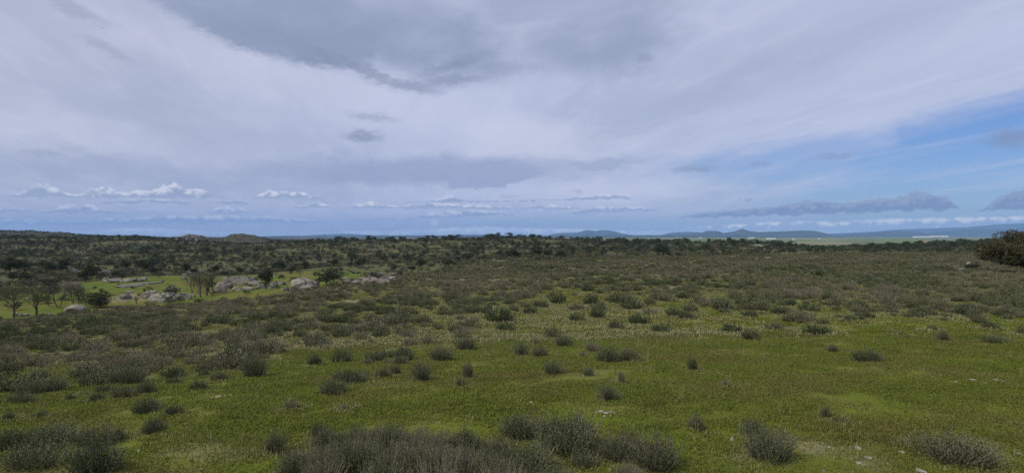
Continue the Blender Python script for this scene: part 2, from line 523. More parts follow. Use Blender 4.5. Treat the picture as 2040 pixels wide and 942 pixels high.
# ------------------------------------------------------------------ terrain
# Ground height is tabulated by azimuth and distance from the hillock the picture was taken on.
# An entry y at distance u means: seen from 3.4 m above the near ground, that ground lies at photo row y.
U_ROWS = [10, 14, 20, 28, 40, 55, 70, 85, 110, 140, 170, 220, 300, 400, 550, 750, 1000, 1300, 2000, 3000, 4500, 8000, 15000, 30000, 46000]
T_COLS = {
    -300: [938, 815, 750, 702, 668, 646, 638, 646, 658, 646, 630, 600, 566, 541, 516, 496, 484, 477, 468, 456, 468, 471, 471, 471, 471],
    0:    [942, 825, 752, 700, 660, 634, 627, 636, 650, 640, 624, 596, 564, 540, 517, 499, 487, 481, 473, 459, 470, 473, 472, 471.5, 471.3],
    250:  [942, 815, 740, 690, 645, 614, 605, 612, 626, 626, 618, 593, 562, 541, 517, 497, 486, 480, 474, 467, 472, 474, 473, 471.8, 471.4],
    500: [942, 800, 728, 678, 632, 600, 585, 588, 600, 606, 602, 583, 560, 540, 516, 496.0, 489, 489, 486, 482, 478, 476, 473, 471.8, 471.4],
    650: [942, 797, 724, 673, 625, 594, 577, 573, 576, 575, 574, 566, 551, 535, 514, 494.0, 484, 485.5, 492, 486, 480, 476, 473, 471.8, 471.4],
    750: [942, 793, 720, 666, 617, 586, 569, 562, 560, 558, 560, 561, 550, 534, 513, 493.0, 483.5, 485, 492, 486, 480, 476, 473, 471.8, 471.4],
    850: [942, 790, 716, 660, 608, 577, 560, 551, 545, 541, 538, 543, 546, 533, 512, 491.0, 482.5, 484.5, 492, 486, 480, 476, 473, 471.8, 471.4],
    1020: [942, 788, 712, 655, 602, 570, 552, 545, 546, 538, 528, 520, 527, 520, 507, 490.0, 479.8, 482.5, 492, 486, 480, 476, 473, 471.8, 471.4],
    1300: [942, 785, 705, 648, 594, 562, 543, 536, 541, 535, 526, 516, 511, 513, 506, 493.0, 486, 488, 492, 486.0, 481, 476.5, 473, 471.8, 471.4],
    1530: [942, 785, 702, 645, 590, 556, 540, 534, 538, 529, 520, 512, 506, 506, 501, 491.0, 485, 487, 495.0, 488.0, 482, 477, 474, 472, 471.4],
    1640: [942, 785, 702, 646, 590, 556, 540, 535, 538, 529, 520, 512, 507, 506.5, 502, 499, 494, 494, 498.0, 489.0, 482, 477, 474, 472, 471.4],
    1800: [942, 787, 704, 648, 592, 558, 541, 536, 539, 530, 521, 512, 507, 507, 500, 493, 488, 489.5, 496.0, 489.0, 482, 477, 474, 472, 471.4],
    2040: [942, 790, 708, 652, 596, 560, 543, 538, 538, 530, 521, 513, 508, 507, 500, 491.0, 485.5, 489, 496.0, 489.0, 482, 477, 474, 472, 471.4],
    2340: [942, 792, 712, 656, 600, 562, 545, 540, 540, 531, 522, 514, 508, 507, 500, 491.0, 485.5, 489, 496.0, 489.0, 482, 477, 474, 472, 471.4],
}
_px = np.array(list(T_COLS.keys()), float)
_azc = np.arctan((_px - CX) / F)
_tab = np.array(list(T_COLS.values()), float)                 # (cols, rows)
_lu = np.log(np.array(U_ROWS, float))
for _r, _u in enumerate(U_ROWS):                              # leave room for the height of the heath on the brows
    _dv = F * .68 / _u
    if _u == 40: _tab[:, _r] += 9
    if 50 < _u < 100: _tab[:, _r] += _dv
    if 100 < _u < 450: _tab[_px >= 850, _r] += _dv
_ztab = -np.exp(_lu)[None, :] * (_tab - CY) / F
ULO, UHI, NU = math.log(4.0), math.log(46000.0), 640
lu_g = np.linspace(ULO, UHI, NU)
az_g = np.linspace(_azc[0], _azc[-1], 560)


def _pchip(x, y, xi):
    """monotone cubic interpolation along the last axis"""
    h = np.diff(x); dl = np.diff(y, axis=-1) / h
    m = np.zeros_like(y)
    same = dl[..., :-1] * dl[..., 1:] > 0
    w1 = 2 * h[1:] + h[:-1]; w2 = h[1:] + 2 * h[:-1]
    with np.errstate(divide='ignore', invalid='ignore'):
        mm = (w1 + w2) / (w1 / dl[..., :-1] + w2 / dl[..., 1:])
    m[..., 1:-1] = np.where(same, mm, 0)
    m[..., 0] = dl[..., 0]; m[..., -1] = dl[..., -1]
    k = np.clip(np.searchsorted(x, xi) - 1, 0, len(x) - 2)
    t = (xi - x[k]) / h[k]
    y0, y1, m0, m1 = y[..., k], y[..., k + 1], m[..., k], m[..., k + 1]
    hk = h[k]
    return ((2 * t**3 - 3 * t**2 + 1) * y0 + (t**3 - 2 * t**2 + t) * hk * m0 + (-2 * t**3 + 3 * t**2) * y1 + (t**3 - t**2) * hk * m1)


_slope = _pchip(_lu, _tab, np.maximum(lu_g, _lu[0]))          # y over distance
ZG = -np.exp(lu_g)[None, :] * (_slope - CY) / F
near = lu_g < _lu[0]
ZG[:, near] = (-10 * (_tab[:, :1] - CY) / F)
ZG = _pchip(_azc, ZG.T, az_g).T                               # (az, u)
k = np.exp(-np.linspace(-2, 2, 9) ** 2); k /= k.sum()
_p = np.pad(ZG, ((4, 4), (0, 0)), 'edge')
ZG = sum(k[i] * _p[i:i + ZG.shape[0]] for i in range(9))

# hills on the left skyline
SKYLINE = np.array([(-420, 456), (-200, 455), (-60, 459), (0, 457.5), (40, 459.5), (56, 456.8), (75, 459.5), (110, 461.2), (120, 460.6), (150, 465), (215, 469), (270, 468.2), (290, 469.5), (320, 473), (350, 477), (420, 479),
                    (560, 479), (640, 481), (720, 483)], float)
ROCKY = np.array([(300, 480), (325, 476.), (345, 472), (365, 469), (385, 466.3), (402, 468.5), (425, 476), (443, 475), (462, 467), (480, 466.2), (498, 469), (520, 473), (560, 477), (610, 480)], float)
_pxg = CX + F * np.tan(az_g); _ug = np.exp(lu_g)
for prof_, uc, wd_, lim in ((SKYLINE, 3100., 620., 700), (ROCKY, 2300., 330., 600)):
    zt = -uc * (np.interp(_pxg, prof_[:, 0], prof_[:, 1]) - CY) / F
    ic = int(np.argmin(abs(_ug - uc)))
    wg = np.exp(-((_ug - uc) / wd_) ** 2)[None, :]
    on = np.clip((lim - _pxg) / 90, 0, 1) * (np.clip((_pxg - 290) / 40, 0, 1) if lim == 600 else 1)
    ZG = ZG + on[:, None] * wg * (zt - ZG[:, ic])[:, None]

_wr = np.random.default_rng(3)
_waves = []
for L, amp in ((2500, 5.), (1100, 3.2), (520, 2.4), (240, 1.4), (110, .7), (50, .34), (23, .18), (11, .09), (5, .045), (2.4, .03)):
    for _ in range(5):
        th = _wr.uniform(0, 2 * math.pi)
        _waves.append((L * _wr.uniform(.75, 1.3), amp / 1.6, math.cos(th), math.sin(th), _wr.uniform(0, 6.28)))


def relief(x, y, u):
    z = np.zeros_like(x)
    for L, amp, cx, sx, ph in _waves:
        near_w = np.clip((L - u * .035) / (u * .035 + 1e-6), 0, 1)       # the mesh cannot carry shorter waves far out
        far_w = np.clip((u - 115) / (L * 1.1), 0, 1) if L > 36 else .55            # long waves would tilt the tabulated near ground
        z = z + amp * near_w * far_w * np.sin((x * cx + y * sx) * 2 * math.pi / L + ph)
    att = np.where(u > 1500, .40 + 0 * u, .7)
    att = np.where(u > 6000, .30, att)
    return z * att


def polar(x, y):
    az = np.arctan2(x, y)
    r = np.hypot(x, y)
    c = np.cos(np.clip(az, -.76, .76))
    return az, r * c


def height(x, y, rel=True):
    x = np.asarray(x, float); y = np.asarray(y, float)
    az, u = polar(x, y)
    fa = np.clip((az - az_g[0]) / (az_g[1] - az_g[0]), 0, len(az_g) - 1.001)
    fu = np.clip((np.log(np.maximum(u, 4.01)) - ULO) / (lu_g[1] - ULO), 0, NU - 1.001)
    i = fa.astype(int); j = fu.astype(int); a = fa - i; b = fu - j
    z = ZG[i, j] * (1 - a) * (1 - b) + ZG[i + 1, j] * a * (1 - b) + ZG[i, j + 1] * (1 - a) * b + ZG[i + 1, j + 1] * a * b
    if rel:
        z = z + relief(x, y, u)
    return z


def row_of(x, y, z):
    return CY - F * z / y


_prof = {}
def profile(px):
    if px not in _prof:
        u = np.exp(np.linspace(math.log(8), math.log(40000), 3000))
        x = u * (px - CX) / F
        z = height(x, u)
        _prof[px] = (u, row_of(x, u, z))
    return _prof[px]


def at(px, py, umin=0, umax=1e9):
    """ground point that photo point (px, py) shows, looked for between two distances"""
    u, v = profile(px)
    ok = (u >= umin) & (u <= umax)
    uu, vv = u[ok], v[ok]
    s = np.where((vv[:-1] >= py) & (vv[1:] < py))[0]
    k = s[0] if len(s) else int(np.argmin(abs(vv - py)))
    U = float(uu[k])
    x = U * (px - CX) / F
    return x, U, float(height(x, U))


_hz = None
def visible(x, y, top, slack=1.0):
    """is a thing of that height seen over the ground in front of it"""
    global _hz
    if _hz is None:
        pxs = np.linspace(-150, 2190, 235)
        us = np.exp(np.linspace(math.log(8), math.log(40000), 500))
        X = us[None, :] * (pxs[:, None] - CX) / F
        V = row_of(X, us[None, :], height(X, np.broadcast_to(us[None, :], X.shape)))
        _hz = (pxs, us, np.minimum.accumulate(V, axis=1))
    pxs, us, H = _hz
    px = CX + F * x / y
    i = np.clip(np.round((px - pxs[0]) / (pxs[1] - pxs[0])).astype(int), 0, len(pxs) - 1)
    j = np.clip(np.searchsorted(us, y) - 3, 0, len(us) - 1)
    return row_of(x, y, height(x, y) + top) < H[i, j] + slack


# ground colours are steered by a few smooth fields stored on the mesh
def fnoise(x, y, L, seed, octs=4):
    r_ = np.random.default_rng(seed)
    z = np.zeros_like(x, dtype=float); a = 1.0
    for o in range(octs):
        for _ in range(4):
            th = r_.uniform(0, 6.283); l = L * r_.uniform(.7, 1.4)
            z += a * np.sin((x * math.cos(th) + y * math.sin(th)) * 6.283 / l + r_.uniform(0, 6.283) + 1.2 * np.sin((x * math.sin(th) - y * math.cos(th)) * 6.283 / (l * 1.7)))
        a *= .55; L *= .47
    return z / 3.2


HEATH_EDGE = np.array([(-300, 830), (0, 806), (130, 772), (240, 782), (330, 757), (430, 764), (520, 748), (600, 708), (700, 714), (800, 726), (880, 698), (960, 652), (1060, 618), (1110, 600),
                       (1180, 598), (1300, 604), (1400, 606), (1450, 636), (1530, 646), (1620, 652), (1750, 648), (1900, 652), (2040, 645), (2300, 640)], float)


def heath_field(x, y):
    """0 on the open grass, 1 well inside the heath"""
    az, u = polar(x, y)
    px = CX + F * np.tan(np.clip(az, -.75, .75))
    z = height(x, y, False)
    v = CY - F * z / np.maximum(u, 1)
    e = np.interp(px, HEATH_EDGE[:, 0], HEATH_EDGE[:, 1])
    n = fnoise(x, y, 9., 11, 3)
    f = (e - v + 15 * n) / 42.
    f = np.where(u > 95, 1.0, np.clip(f, 0, 1))
    # behind the first crest the left side is pasture
    left = np.clip((830 - px) / 120, 0, 1)
    past = np.clip((u - 105) / 30, 0, 1) * left
    f = f * (1 - past)
    f = f * np.clip((1.35 - u / np.interp(px, [0, 800, 1000, 1300, 1530, 2040], [260, 200, 210, 330, 400, 400])) / .25, 0, 1)
    return np.clip(f, 0, 1)


def wood_field(x, y):
    az, u = polar(x, y)
    px = CX + F * np.tan(np.clip(az, -.75, .75))
    start = np.interp(px, [-300, 0, 150, 250, 400, 600, 800, 950, 1100, 1300, 1530, 2040], [180, 200, 250, 300, 320, 300, 270, 245, 240, 320, 430, 440])
    return np.clip((u - start) / (start * .16) + .45 * fnoise(x, y, 70., 91, 3), 0, 1) * np.clip((u - start * .8) / (start * .1), 0, 1) * np.clip((4300 - u) / 500, 0, 1)


SOIL = [(722, 599, 46, 7), (1010, 600, 18, 5), (1178, 588, 34, 7), (860, 578, 14, 4), (1345, 573, 26, 5), (1240, 654, 22, 4), (600, 728, 24, 3), (1330, 668, 30, 4),
        (1500, 912, 60, 5), (400, 893, 70, 4), (330, 899, 40, 3), (470, 900, 40, 3), (1640, 889, 60, 4), (1730, 915, 50, 4), (260, 592, 40, 4), (1200, 608, 40, 5), (1300, 618, 36, 5), (1140, 610, 30, 5), (1560, 655, 60, 4), (1960, 899, 50, 4),
        (1130, 545, 30, 3), (1700, 575, 30, 4), (1900, 575, 50, 5), (620, 905, 40, 5), (1905, 560, 40, 4), (1470, 622, 20, 6)]
SOILP = [(*at(px, py)[:2], rx, ry) for px, py, rx, ry in SOIL]


def build_ground():
    ua = np.exp(lu_g)
    front = np.linspace(-.80, .80, 640)
    back = np.linspace(.80, 2 * math.pi - .80, 80)[1:-1]
    az = np.concatenate([front, back])
    n = len(az)
    A, Uu = np.meshgrid(az, ua, indexing='ij')
    Aw = (A + math.pi) % (2 * math.pi) - math.pi
    Rr = Uu / np.cos(np.clip(Aw, -.76, .76))
    X = Rr * np.sin(Aw); Y = Rr * np.cos(Aw)
    Z = height(X, Y)
    verts = np.stack([X, Y, Z], -1).reshape(-1, 3)
    i = np.arange(n)[:, None]; j = np.arange(NU - 1)[None, :]
    i2 = (i + 1) % n
    f = np.stack([i * NU + j, i2 * NU + j, i2 * NU + j + 1, i * NU + j + 1], -1).reshape(-1, 4)
    f = f[:, ::-1]
    centre = np.array([[0, 0, float(height(0.01, 4.0))]])
    nv = len(verts)
    ii = np.arange(n)
    cap = np.stack([np.full(n, nv), ii * NU, ((ii + 1) % n) * NU], -1)[:, ::-1]
    allv = np.concatenate([verts, centre])
    me = make_mesh('ground', [(allv, f, 0), (np.zeros((0, 3)), np.zeros((0, 3), int), 0)], [], True)
    # fill the middle with a fan
    import bmesh
    bm = bmesh.new(); bm.from_mesh(me); bm.verts.ensure_lookup_table()
    for t in cap:
        try: bm.faces.new([bm.verts[int(q)] for q in t]).smooth = True
        except ValueError: pass
    bm.to_mesh(me); bm.free()
    x, y = allv[:, 0], allv[:, 1]
    az_, u = polar(x, y)
    px = CX + F * np.tan(np.clip(az_, -.75, .75))
    H = heath_field(x, y); Wd = wood_field(x, y)
    soil = np.zeros(len(x))
    for sx, sy, rx, ry in SOILP:
        wx = rx * sy / F
        dz = abs(float(height(sx, sy * 1.02) - height(sx, sy * .98))) + 1e-6
        wy = min(max(wx * .8, ry * .04 * sy / 4), wx * 3.)
        q = np.hypot((x - sx) / wx, (y - sy) / wy) + .35 * fnoise(x, y, max(wx * .8, 1), 5, 3)
        soil = np.maximum(soil, np.clip((1.25 - q) / .6, 0, 1) * (.55 if sy < 15 else 1))
    plain = np.clip((u - np.interp(px, [450, 700], [3900, 1700])) / 500, 0, 1)
    green_plain = plain * np.clip((px - 900) / 500, 0, 1)
    straw = np.clip(fnoise(x, y, 13., 21, 4) * .55 + .35, 0, 1)
    zone = np.clip((H * 1.6 + .25) * straw * np.clip((130 - u) / 30, 0, 1), 0, 1)
    # trodden, straw coloured ground around the near bushes and on the brow in the middle
    mid = np.exp(-(((px - 1150) / 330) ** 2)) * np.exp(-(((u - 33) / 12) ** 2))
    zone = np.clip(zone + .75 * mid, 0, 1)
    for nm, arr in (('heath', H), ('wood', Wd), ('soil', soil), ('plain', plain), ('gplain', green_plain), ('strawy', zone), ('farwood', np.clip((u - 1300) / 500, 0, 1)), ('pasture', np.clip((u - 75) / 40, 0, 1))):
        at_ = me.attributes.new(nm, 'FLOAT', 'POINT')
        at_.data.foreach_set('value', arr.astype(np.float32))

    def f_(g, b):
        P = g.node('ShaderNodeNewGeometry').outputs['Position']
        n1 = g.noise(P, .11, 4., .6)
        n2 = g.noise(P, .9, 5., .68)
        n3 = g.noise(g.v('MULTIPLY', P, (1., 1., 1.)), 9., 4., .7)
        n0 = g.noise(P, .012, 4., .6)
        gr = g.mix(g.ramp(n1, .36, .64), (.112, .136, .016), (.134, .142, .024))
        gr = g.mix(g.mul(g.ramp(n2, .46, .70), .75), gr, (.145, .130, .038))
        gr = g.mix(g.mul(g.ramp(n3, .50, .66), .35), gr, (.070, .090, .020))
        stv = g.mul(g.attr('strawy'), g.ramp(g.add(g.mul(n2, .6), g.mul(n3, .4)), .42, .58))
        gr = g.mix(g.mul(stv, .8), gr, (.200, .185, .078))
        he = g.mix(g.ramp(n2, .40, .62), (.155, .135, .075), (.115, .135, .036))
        he = g.mix(g.ramp(n1, .48, .62), he, (.125, .155, .032))
        he = g.mix(g.mul(g.ramp(n3, .5, .7), .5), he, (.07, .065, .045))
        pa = g.mix(g.ramp(g.noise(P, .035, 5., .7), .40, .60), (.092, .132, .018), (.130, .126, .030))
        pa = g.mix(g.mul(g.ramp(g.noise(P, .15, 4., .7), .45, .65), .6), pa, (.060, .075, .022))
        gr = g.mix(g.attr('pasture'), gr, pa)
        c = g.mix(g.attr('heath'), gr, he)
        wo = g.mix(g.ramp(n0, .40, .60), (.070, .076, .034), (.098, .090, .050))
        wo = g.mix(g.ramp(g.noise(P, .045, 4., .65), .48, .66), wo, (.115, .140, .040))
        wo = g.mix(g.mul(g.ramp(g.noise(P, .25, 4., .7), .48, .62), .6), wo, (.052, .055, .034))
        wo = g.mix(g.mul(g.ramp(g.noise(P, .07, 5., .75, .5), .62, .70), .8), wo, (.24, .215, .17))
        wo = g.mix(g.mul(g.attr('farwood'), .75), wo, g.mix(g.ramp(g.noise(P, .02, 5., .75), .4, .62), (.040, .045, .028), (.085, .075, .045)))
        c = g.mix(g.attr('wood'), c, wo)
        so = g.mix(g.ramp(n3, .35, .65), (.17, .14, .085), (.27, .225, .15))
        c = g.mix(g.mul(g.attr('soil'), g.ramp(g.add(g.mul(n2, .5), g.mul(n3, .5)), .36, .52)), c, so)
        # the far plain: fields and scrub
        vo = g.node('ShaderNodeTexVoronoi'); g.put(vo.inputs['Vector'], g.v('ADD', g.v('MULTIPLY', P, (1., 1.0, 0.)), g.vscale(g.noise(P, .0008, 3., .6, out='Color'), 900.)))
        vo.inputs['Scale'].default_value = .0016
        cell = g.sep(vo.outputs['Color'])[0]
        pn = g.noise(g.v('MULTIPLY', P, (1., .45, 1.)), .0035, 6., .72)
        dk = g.mix(g.ramp(cell, .2, .9), (.050, .055, .038), (.085, .080, .055))
        dk = g.mix(g.ramp(pn, .52, .60), dk, (.030, .036, .024))
        dk = g.mix(g.mul(g.ramp(cell, .86, .90), g.ramp(pn, .62, .5)), dk, (.32, .27, .21))
        lt = g.mix(g.ramp(cell, .1, .9), (.12, .165, .055), (.175, .19, .085))
        lt = g.mix(g.ramp(pn, .52, .62), lt, (.060, .080, .035))
        lt = g.mix(g.mul(g.ramp(cell, .90, .94), .5), lt, (.27, .22, .16))
        c = g.mix(g.attr('plain'), c, g.mix(g.attr('gplain'), dk, lt))
        g.put(b.inputs['Base Color'], c)
        bp = g.node('ShaderNodeBump')
        bp.inputs['Strength'].default_value = .8
        bp.inputs['Distance'].default_value = .12
        g.put(bp.inputs['Height'], g.add(g.mul(n3, .45), n2))
        g.nt.links.new(bp.outputs[0], b.inputs['Normal'])
    me.materials.append(new_mat('ground', f_, .95, .05))
    o = mesh_obj('ground', me)
    tag(o, 'rolling grassland falling to a wooded valley and a far plain', 'ground', kind='structure')


build_ground()


# ------------------------------------------------------------------ far hills and mountains
def ridge(u, pts, base_v, mat, label, seed=1, depth=None, rough=.12, n=260, name='mountain'):
    """a range whose crest runs through the given photo points at distance u, with slopes on both sides"""
    pts = np.array(pts, float)
    pxs = np.linspace(pts[0, 0], pts[-1, 0], n)
    top = _pchip(pts[:, 0], pts[:, 1], pxs)
    r_ = np.random.default_rng(seed)
    depth = depth or 2500
    hmax = (base_v - top).max()
    nz = np.zeros(n)
    for q in range(7):
        fr = 2 ** q * .9
        nz += np.sin(np.linspace(0, 1, n) * 6.28 * fr * 2 + r_.uniform(0, 6.28)) / (q + 1.5)
    m = 21
    t = np.linspace(-1, 1, m)
    X = np.zeros((n, m)); Y = np.zeros((n, m)); Z = np.zeros((n, m))
    zb = -u * (base_v - CY) / F - 12
    ztop = -u * (top - CY) / F
    h = np.maximum(ztop - zb, 0)
    h = h + rough * nz * np.minimum(h, h.max()) * .25
    for j, tt in enumerate(t):
        w = (math.cos(tt * math.pi) * .5 + .5) ** .9
        spur = .22 * np.sin(pxs / (pts[-1, 0] - pts[0, 0]) * 90 + 3 * tt + seed) + .15 * np.sin(pxs / (pts[-1, 0] - pts[0, 0]) * 37 - 5 * tt)
        Y[:, j] = u + tt * depth * (1 + .15 * np.sin(pxs * .02 + seed))
        X[:, j] = Y[:, j] * (pxs - CX) / F
        Z[:, j] = zb + h * w * (1 + spur * (1 - w) * 1.2 * (1 if abs(tt) < 1 else 0))
    i = np.arange(n - 1)[:, None] * m; j = np.arange(m - 1)[None, :]
    f = np.stack([i + j, i + m + j, i + m + j + 1, i + j + 1], -1).reshape(-1, 4)
    me = make_mesh(name, [(np.stack([X, Y, Z], -1).reshape(-1, 3), f, 0)], [mat], True)
    o = mesh_obj(name, me)
    tag(o, label, 'hills', kind='structure')
    return o


def hill_mat(name, a, b_, c_, s):
    def f(g, b):
        P = g.node('ShaderNodeNewGeometry').outputs['Position']
        n = g.noise(P, s, 6., .7)
        n2 = g.noise(P, s * 3.3, 5., .7)
        c = g.mix(g.ramp(n, .35, .62), a, b_)
        c = g.mix(g.mul(g.ramp(n2, .60, .68), .7), c, c_)
        g.put(b.inputs['Base Color'], c)
    return new_mat(name, f, .95, .05)


M['far_hill'] = hill_mat('far_hill', (.034, .044, .034), (.060, .062, .044), (.16, .13, .10), .0011)
M['far_hill_dark'] = hill_mat('far_hill_dark', (.028, .038, .032), (.042, .052, .040), (.07, .07, .055), .0011)
ridge(34000, [(1090, 470), (1110, 464.5), (1150, 463), (1168, 458.5), (1185, 460), (1205, 458.5), (1225, 461), (1240, 465), (1275, 470)], 471, M['far_hill_dark'], 'blue twin topped mountain on the horizon', 2)
ridge(44000, [(590, 471), (640, 467), (690, 465.5), (725, 467.5), (760, 471)], 471.5, M['far_hill_dark'], 'very faint blue ridge on the horizon behind the wooded slope', 3)
ridge(41000, [(880, 471), (910, 468), (960, 467), (1000, 468.5), (1060, 469), (1100, 471)], 471.5, M['far_hill_dark'], 'low faint blue ridge left of the twin topped mountain', 4)
ridge(33000, [(1310, 470.5), (1340, 463.5), (1380, 462), (1420, 464), (1470, 470)], 471.5, M['far_hill_dark'], 'pale blue low mountain left of the pointed peak', 5)
ridge(25000, [(1370, 471), (1395, 464), (1412, 459.5), (1430, 460), (1442, 464), (1455, 462), (1468, 459.5), (1479, 455.8), (1490, 459.5), (1510, 462), (1560, 460.5), (1600, 459), (1625, 460.5), (1650, 466), (1672, 470.5)], 472, M['far_hill'], 'dark blue hill chain with a small pointed peak', 6, rough=.06)
ridge(27000, [(1650, 471), (1700, 465.5), (1740, 463), (1780, 460.5), (1820, 462), (1850, 466), (1880, 470.5)], 472.5, M['far_hill'], 'long dark rounded hill behind the green plain', 7, rough=.06)
ridge(44000, [(1560, 471), (1640, 466), (1740, 461), (1790, 457), (1850, 455), (1930, 452), (1990, 447), (2060, 444), (2150, 440), (2300, 446)], 472.5, M['far_hill_dark'], 'high pale blue mountain range under the cloud bank', 8, rough=.05)
ridge(33000, [(1800, 471), (1870, 462), (1940, 457), (2000, 456.5), (2080, 452), (2300, 458)], 472.5, M['far_hill_dark'], 'blue mountain range in front of the highest one', 9, rough=.05)
ridge(30000, [(1850, 472), (1910, 467), (1960, 465.5), (2010, 466), (2100, 464), (2300, 470)], 473, M['far_hill'], 'low dark hills at the foot of the high range', 10, rough=.08)
ridge(20000, [(480, 472.5), (560, 470), (640, 470.3), (740, 469.2), (860, 468.4), (960, 469.2), (1060, 470), (1200, 469.4), (1300, 468.6), (1420, 469.6), (1560, 470.5), (1640, 472.5)], 474.5, M['far_hill_dark'], 'long flat dark rise closing the far plain', 11, rough=.3, n=420, name='hill')
# ------------------------------------------------------------------ haze
def build_haze():
    import bmesh
    bm = bmesh.new()
    bmesh.ops.create_cube(bm, size=1.0)
    x, y0, y1, z0, z1 = 47000., -47000., 50000., -260., 1100.
    for v_ in bm.verts:
        v_.co = ((v_.co.x) * 2 * x, y0 if v_.co.y < 0 else y1, z0 if v_.co.z < 0 else z1)
    me = bpy.data.meshes.new('haze'); bm.to_mesh(me); bm.free()
    m = bpy.data.materials.new('haze'); m.use_nodes = True
    nt = m.node_tree; nt.nodes.clear()
    v_ = nt.nodes.new('ShaderNodeVolumePrincipled')
    v_.inputs['Color'].default_value = (.33, .58, 1.0, 1)
    v_.inputs['Density'].default_value = HAZE_DENSITY
    v_.inputs['Anisotropy'].default_value = 0.0
    o_ = nt.nodes.new('ShaderNodeOutputMaterial')
    nt.links.new(v_.outputs[0], o_.inputs['Volume'])
    m.cycles.homogeneous_volume = True
    me.materials.append(m)
    tag(mesh_obj('haze', me), 'thin blue haze of distance over the plain', 'haze', kind='stuff')


build_haze()

# ------------------------------------------------------------------ plants
def shrub_parts(seed, n_stem, leaves, spread=.62, leaf_l=.06, leaf_w=.016, droop=0., stem_w=.007, bare=.25):
    """a broom of upright stems about 1 m high and 1.3 m wide, needle leaves along them"""
    r = np.random.default_rng(seed)
    base = r.normal(0, .17, (n_stem, 2))
    phi = np.arctan2(base[:, 1], base[:, 0]) + r.normal(0, .7, n_stem)
    tilt = (r.uniform(0, 1, n_stem) ** .75 * 1.15 + r.normal(0, .08, n_stem)).clip(0, 1.3) * spread / .78
    L = np.where(r.uniform(0, 1, n_stem) < .20, 1.13, 1.) * r.uniform(.70, 1.0, n_stem) * (1 - .20 * tilt)
    lobes = 1 + .16 * np.sin(phi * 3 + seed) + .10 * np.sin(phi * 5 + 2 * seed)
    L = L * lobes
    dirh = np.stack([np.cos(phi), np.sin(phi)], -1)
    T = np.linspace(0, 1, 6)
    # the stems leave flat and turn up
    out = (T[None, :] ** .8) * (np.sin(tilt) * L)[:, None]
    up = (T[None, :] ** (1 + .45 * tilt[:, None])) * (np.cos(tilt * .82) * L)[:, None] - droop * T[None, :] ** 2
    P = np.zeros((n_stem, 6, 3))
    P[..., :2] = base[:, None, :] + dirh[:, None, :] * out[..., None] + r.normal(0, .012, (n_stem, 6, 2)) * T[None, :, None] * 2
    P[..., 2] = up
    # ribbons for stems
    side = np.stack([-np.sin(phi + 1.), np.cos(phi + 1.), np.zeros(n_stem)], -1)
    wdt = stem_w * (1 - .7 * T)
    V = np.stack([P - side[:, None, :] * wdt[None, :, None], P + side[:, None, :] * wdt[None, :, None]], 2).reshape(-1, 3)
    i = np.arange(n_stem)[:, None] * 12; j = np.arange(5)[None, :] * 2
    F_ = np.stack([i + j, i + j + 1, i + j + 3, i + j + 2], -1).reshape(-1, 4)
    # leaves
    N = n_stem * leaves
    s_ = np.repeat(np.arange(n_stem), leaves)
    t = bare + (1 - bare) * r.uniform(0, 1, N) ** .75
    k = np.clip((t * 5).astype(int), 0, 4); a = t * 5 - k
    c = P[s_, k] * (1 - a[:, None]) + P[s_, k + 1] * a[:, None]
    ax = unit(P[s_, k + 1] - P[s_, k])
    q = unit(r.normal(0, 1, (N, 3)))
    d = unit(ax * 1.0 + q * .55)
    w = unit(np.cross(d, q + .01))
    l = leaf_l * r.uniform(.6, 1.3, N)
    lv, lf = quads(c + d * l[:, None] * .4, d, w, l, leaf_w * r.uniform(.7, 1.3, N))
    # true to the nominal 1.35 m by 0.98 m
    k = np.array([1.35 / (2 * np.percentile(np.abs(lv[:, :2]), 97)), 1.35 / (2 * np.percentile(np.abs(lv[:, :2]), 97)), .98 / np.percentile(lv[:, 2], 99)])
    return (V * k, F_), (lv * k, lf)


def shrub_set(tag_, n, leafmat, **kw):
    out = []
    for q in range(n):
        (sv, sf), (lv, lf) = shrub_parts(hash((tag_, q)) % 99991 if False else (len(tag_) * 131 + q * 17 + kw['n_stem']), **kw)
        out.append((make_mesh('foliage_mesh', [(lv, lf, 0)], [M[leafmat]]), make_mesh('stems_mesh', [(sv, sf, 0)], [M['stem']]),
                    make_mesh('shrub_mesh', [(lv, lf, 0), (sv, sf, 1)], [M[leafmat], M['stem']])))
    return out


NEAR = {'grey': shrub_set('near grey', 4, 'shrub_grey', n_stem=380, leaves=38, leaf_l=.048, leaf_w=.021, spread=.74, bare=.12),
        'dark': shrub_set('near dark one', 2, 'shrub_dark', n_stem=360, leaves=44, leaf_l=.050, leaf_w=.021, spread=.80, bare=.08),
        'dry': shrub_set('near dry', 2, 'shrub_dry', n_stem=420, leaves=26, leaf_l=.050, leaf_w=.013, spread=.64, bare=.15)}
MID = {'grey': shrub_set('mid grey', 4, 'shrub_grey', n_stem=150, leaves=20, leaf_l=.10, leaf_w=.038, stem_w=.011, spread=.76, bare=.1),
       'dark': shrub_set('mid dark one', 3, 'shrub_dark', n_stem=150, leaves=24, leaf_l=.10, leaf_w=.045, stem_w=.010, spread=.84, bare=.06),
       'dry': shrub_set('mid dry', 3, 'shrub_dry', n_stem=160, leaves=15, leaf_l=.10, leaf_w=.032, stem_w=.013, spread=.70, bare=.12)}
FAR = {'grey': shrub_set('far grey', 2, 'shrub_grey', n_stem=40, leaves=9, leaf_l=.24, leaf_w=.10, stem_w=.02),
       'dark': shrub_set('far dark one', 2, 'shrub_dark', n_stem=40, leaves=9, leaf_l=.24, leaf_w=.12, stem_w=.02, spread=.7),
       'dry': shrub_set('far dry', 2, 'shrub_dry', n_stem=46, leaves=7, leaf_l=.24, leaf_w=.08, stem_w=.025)}


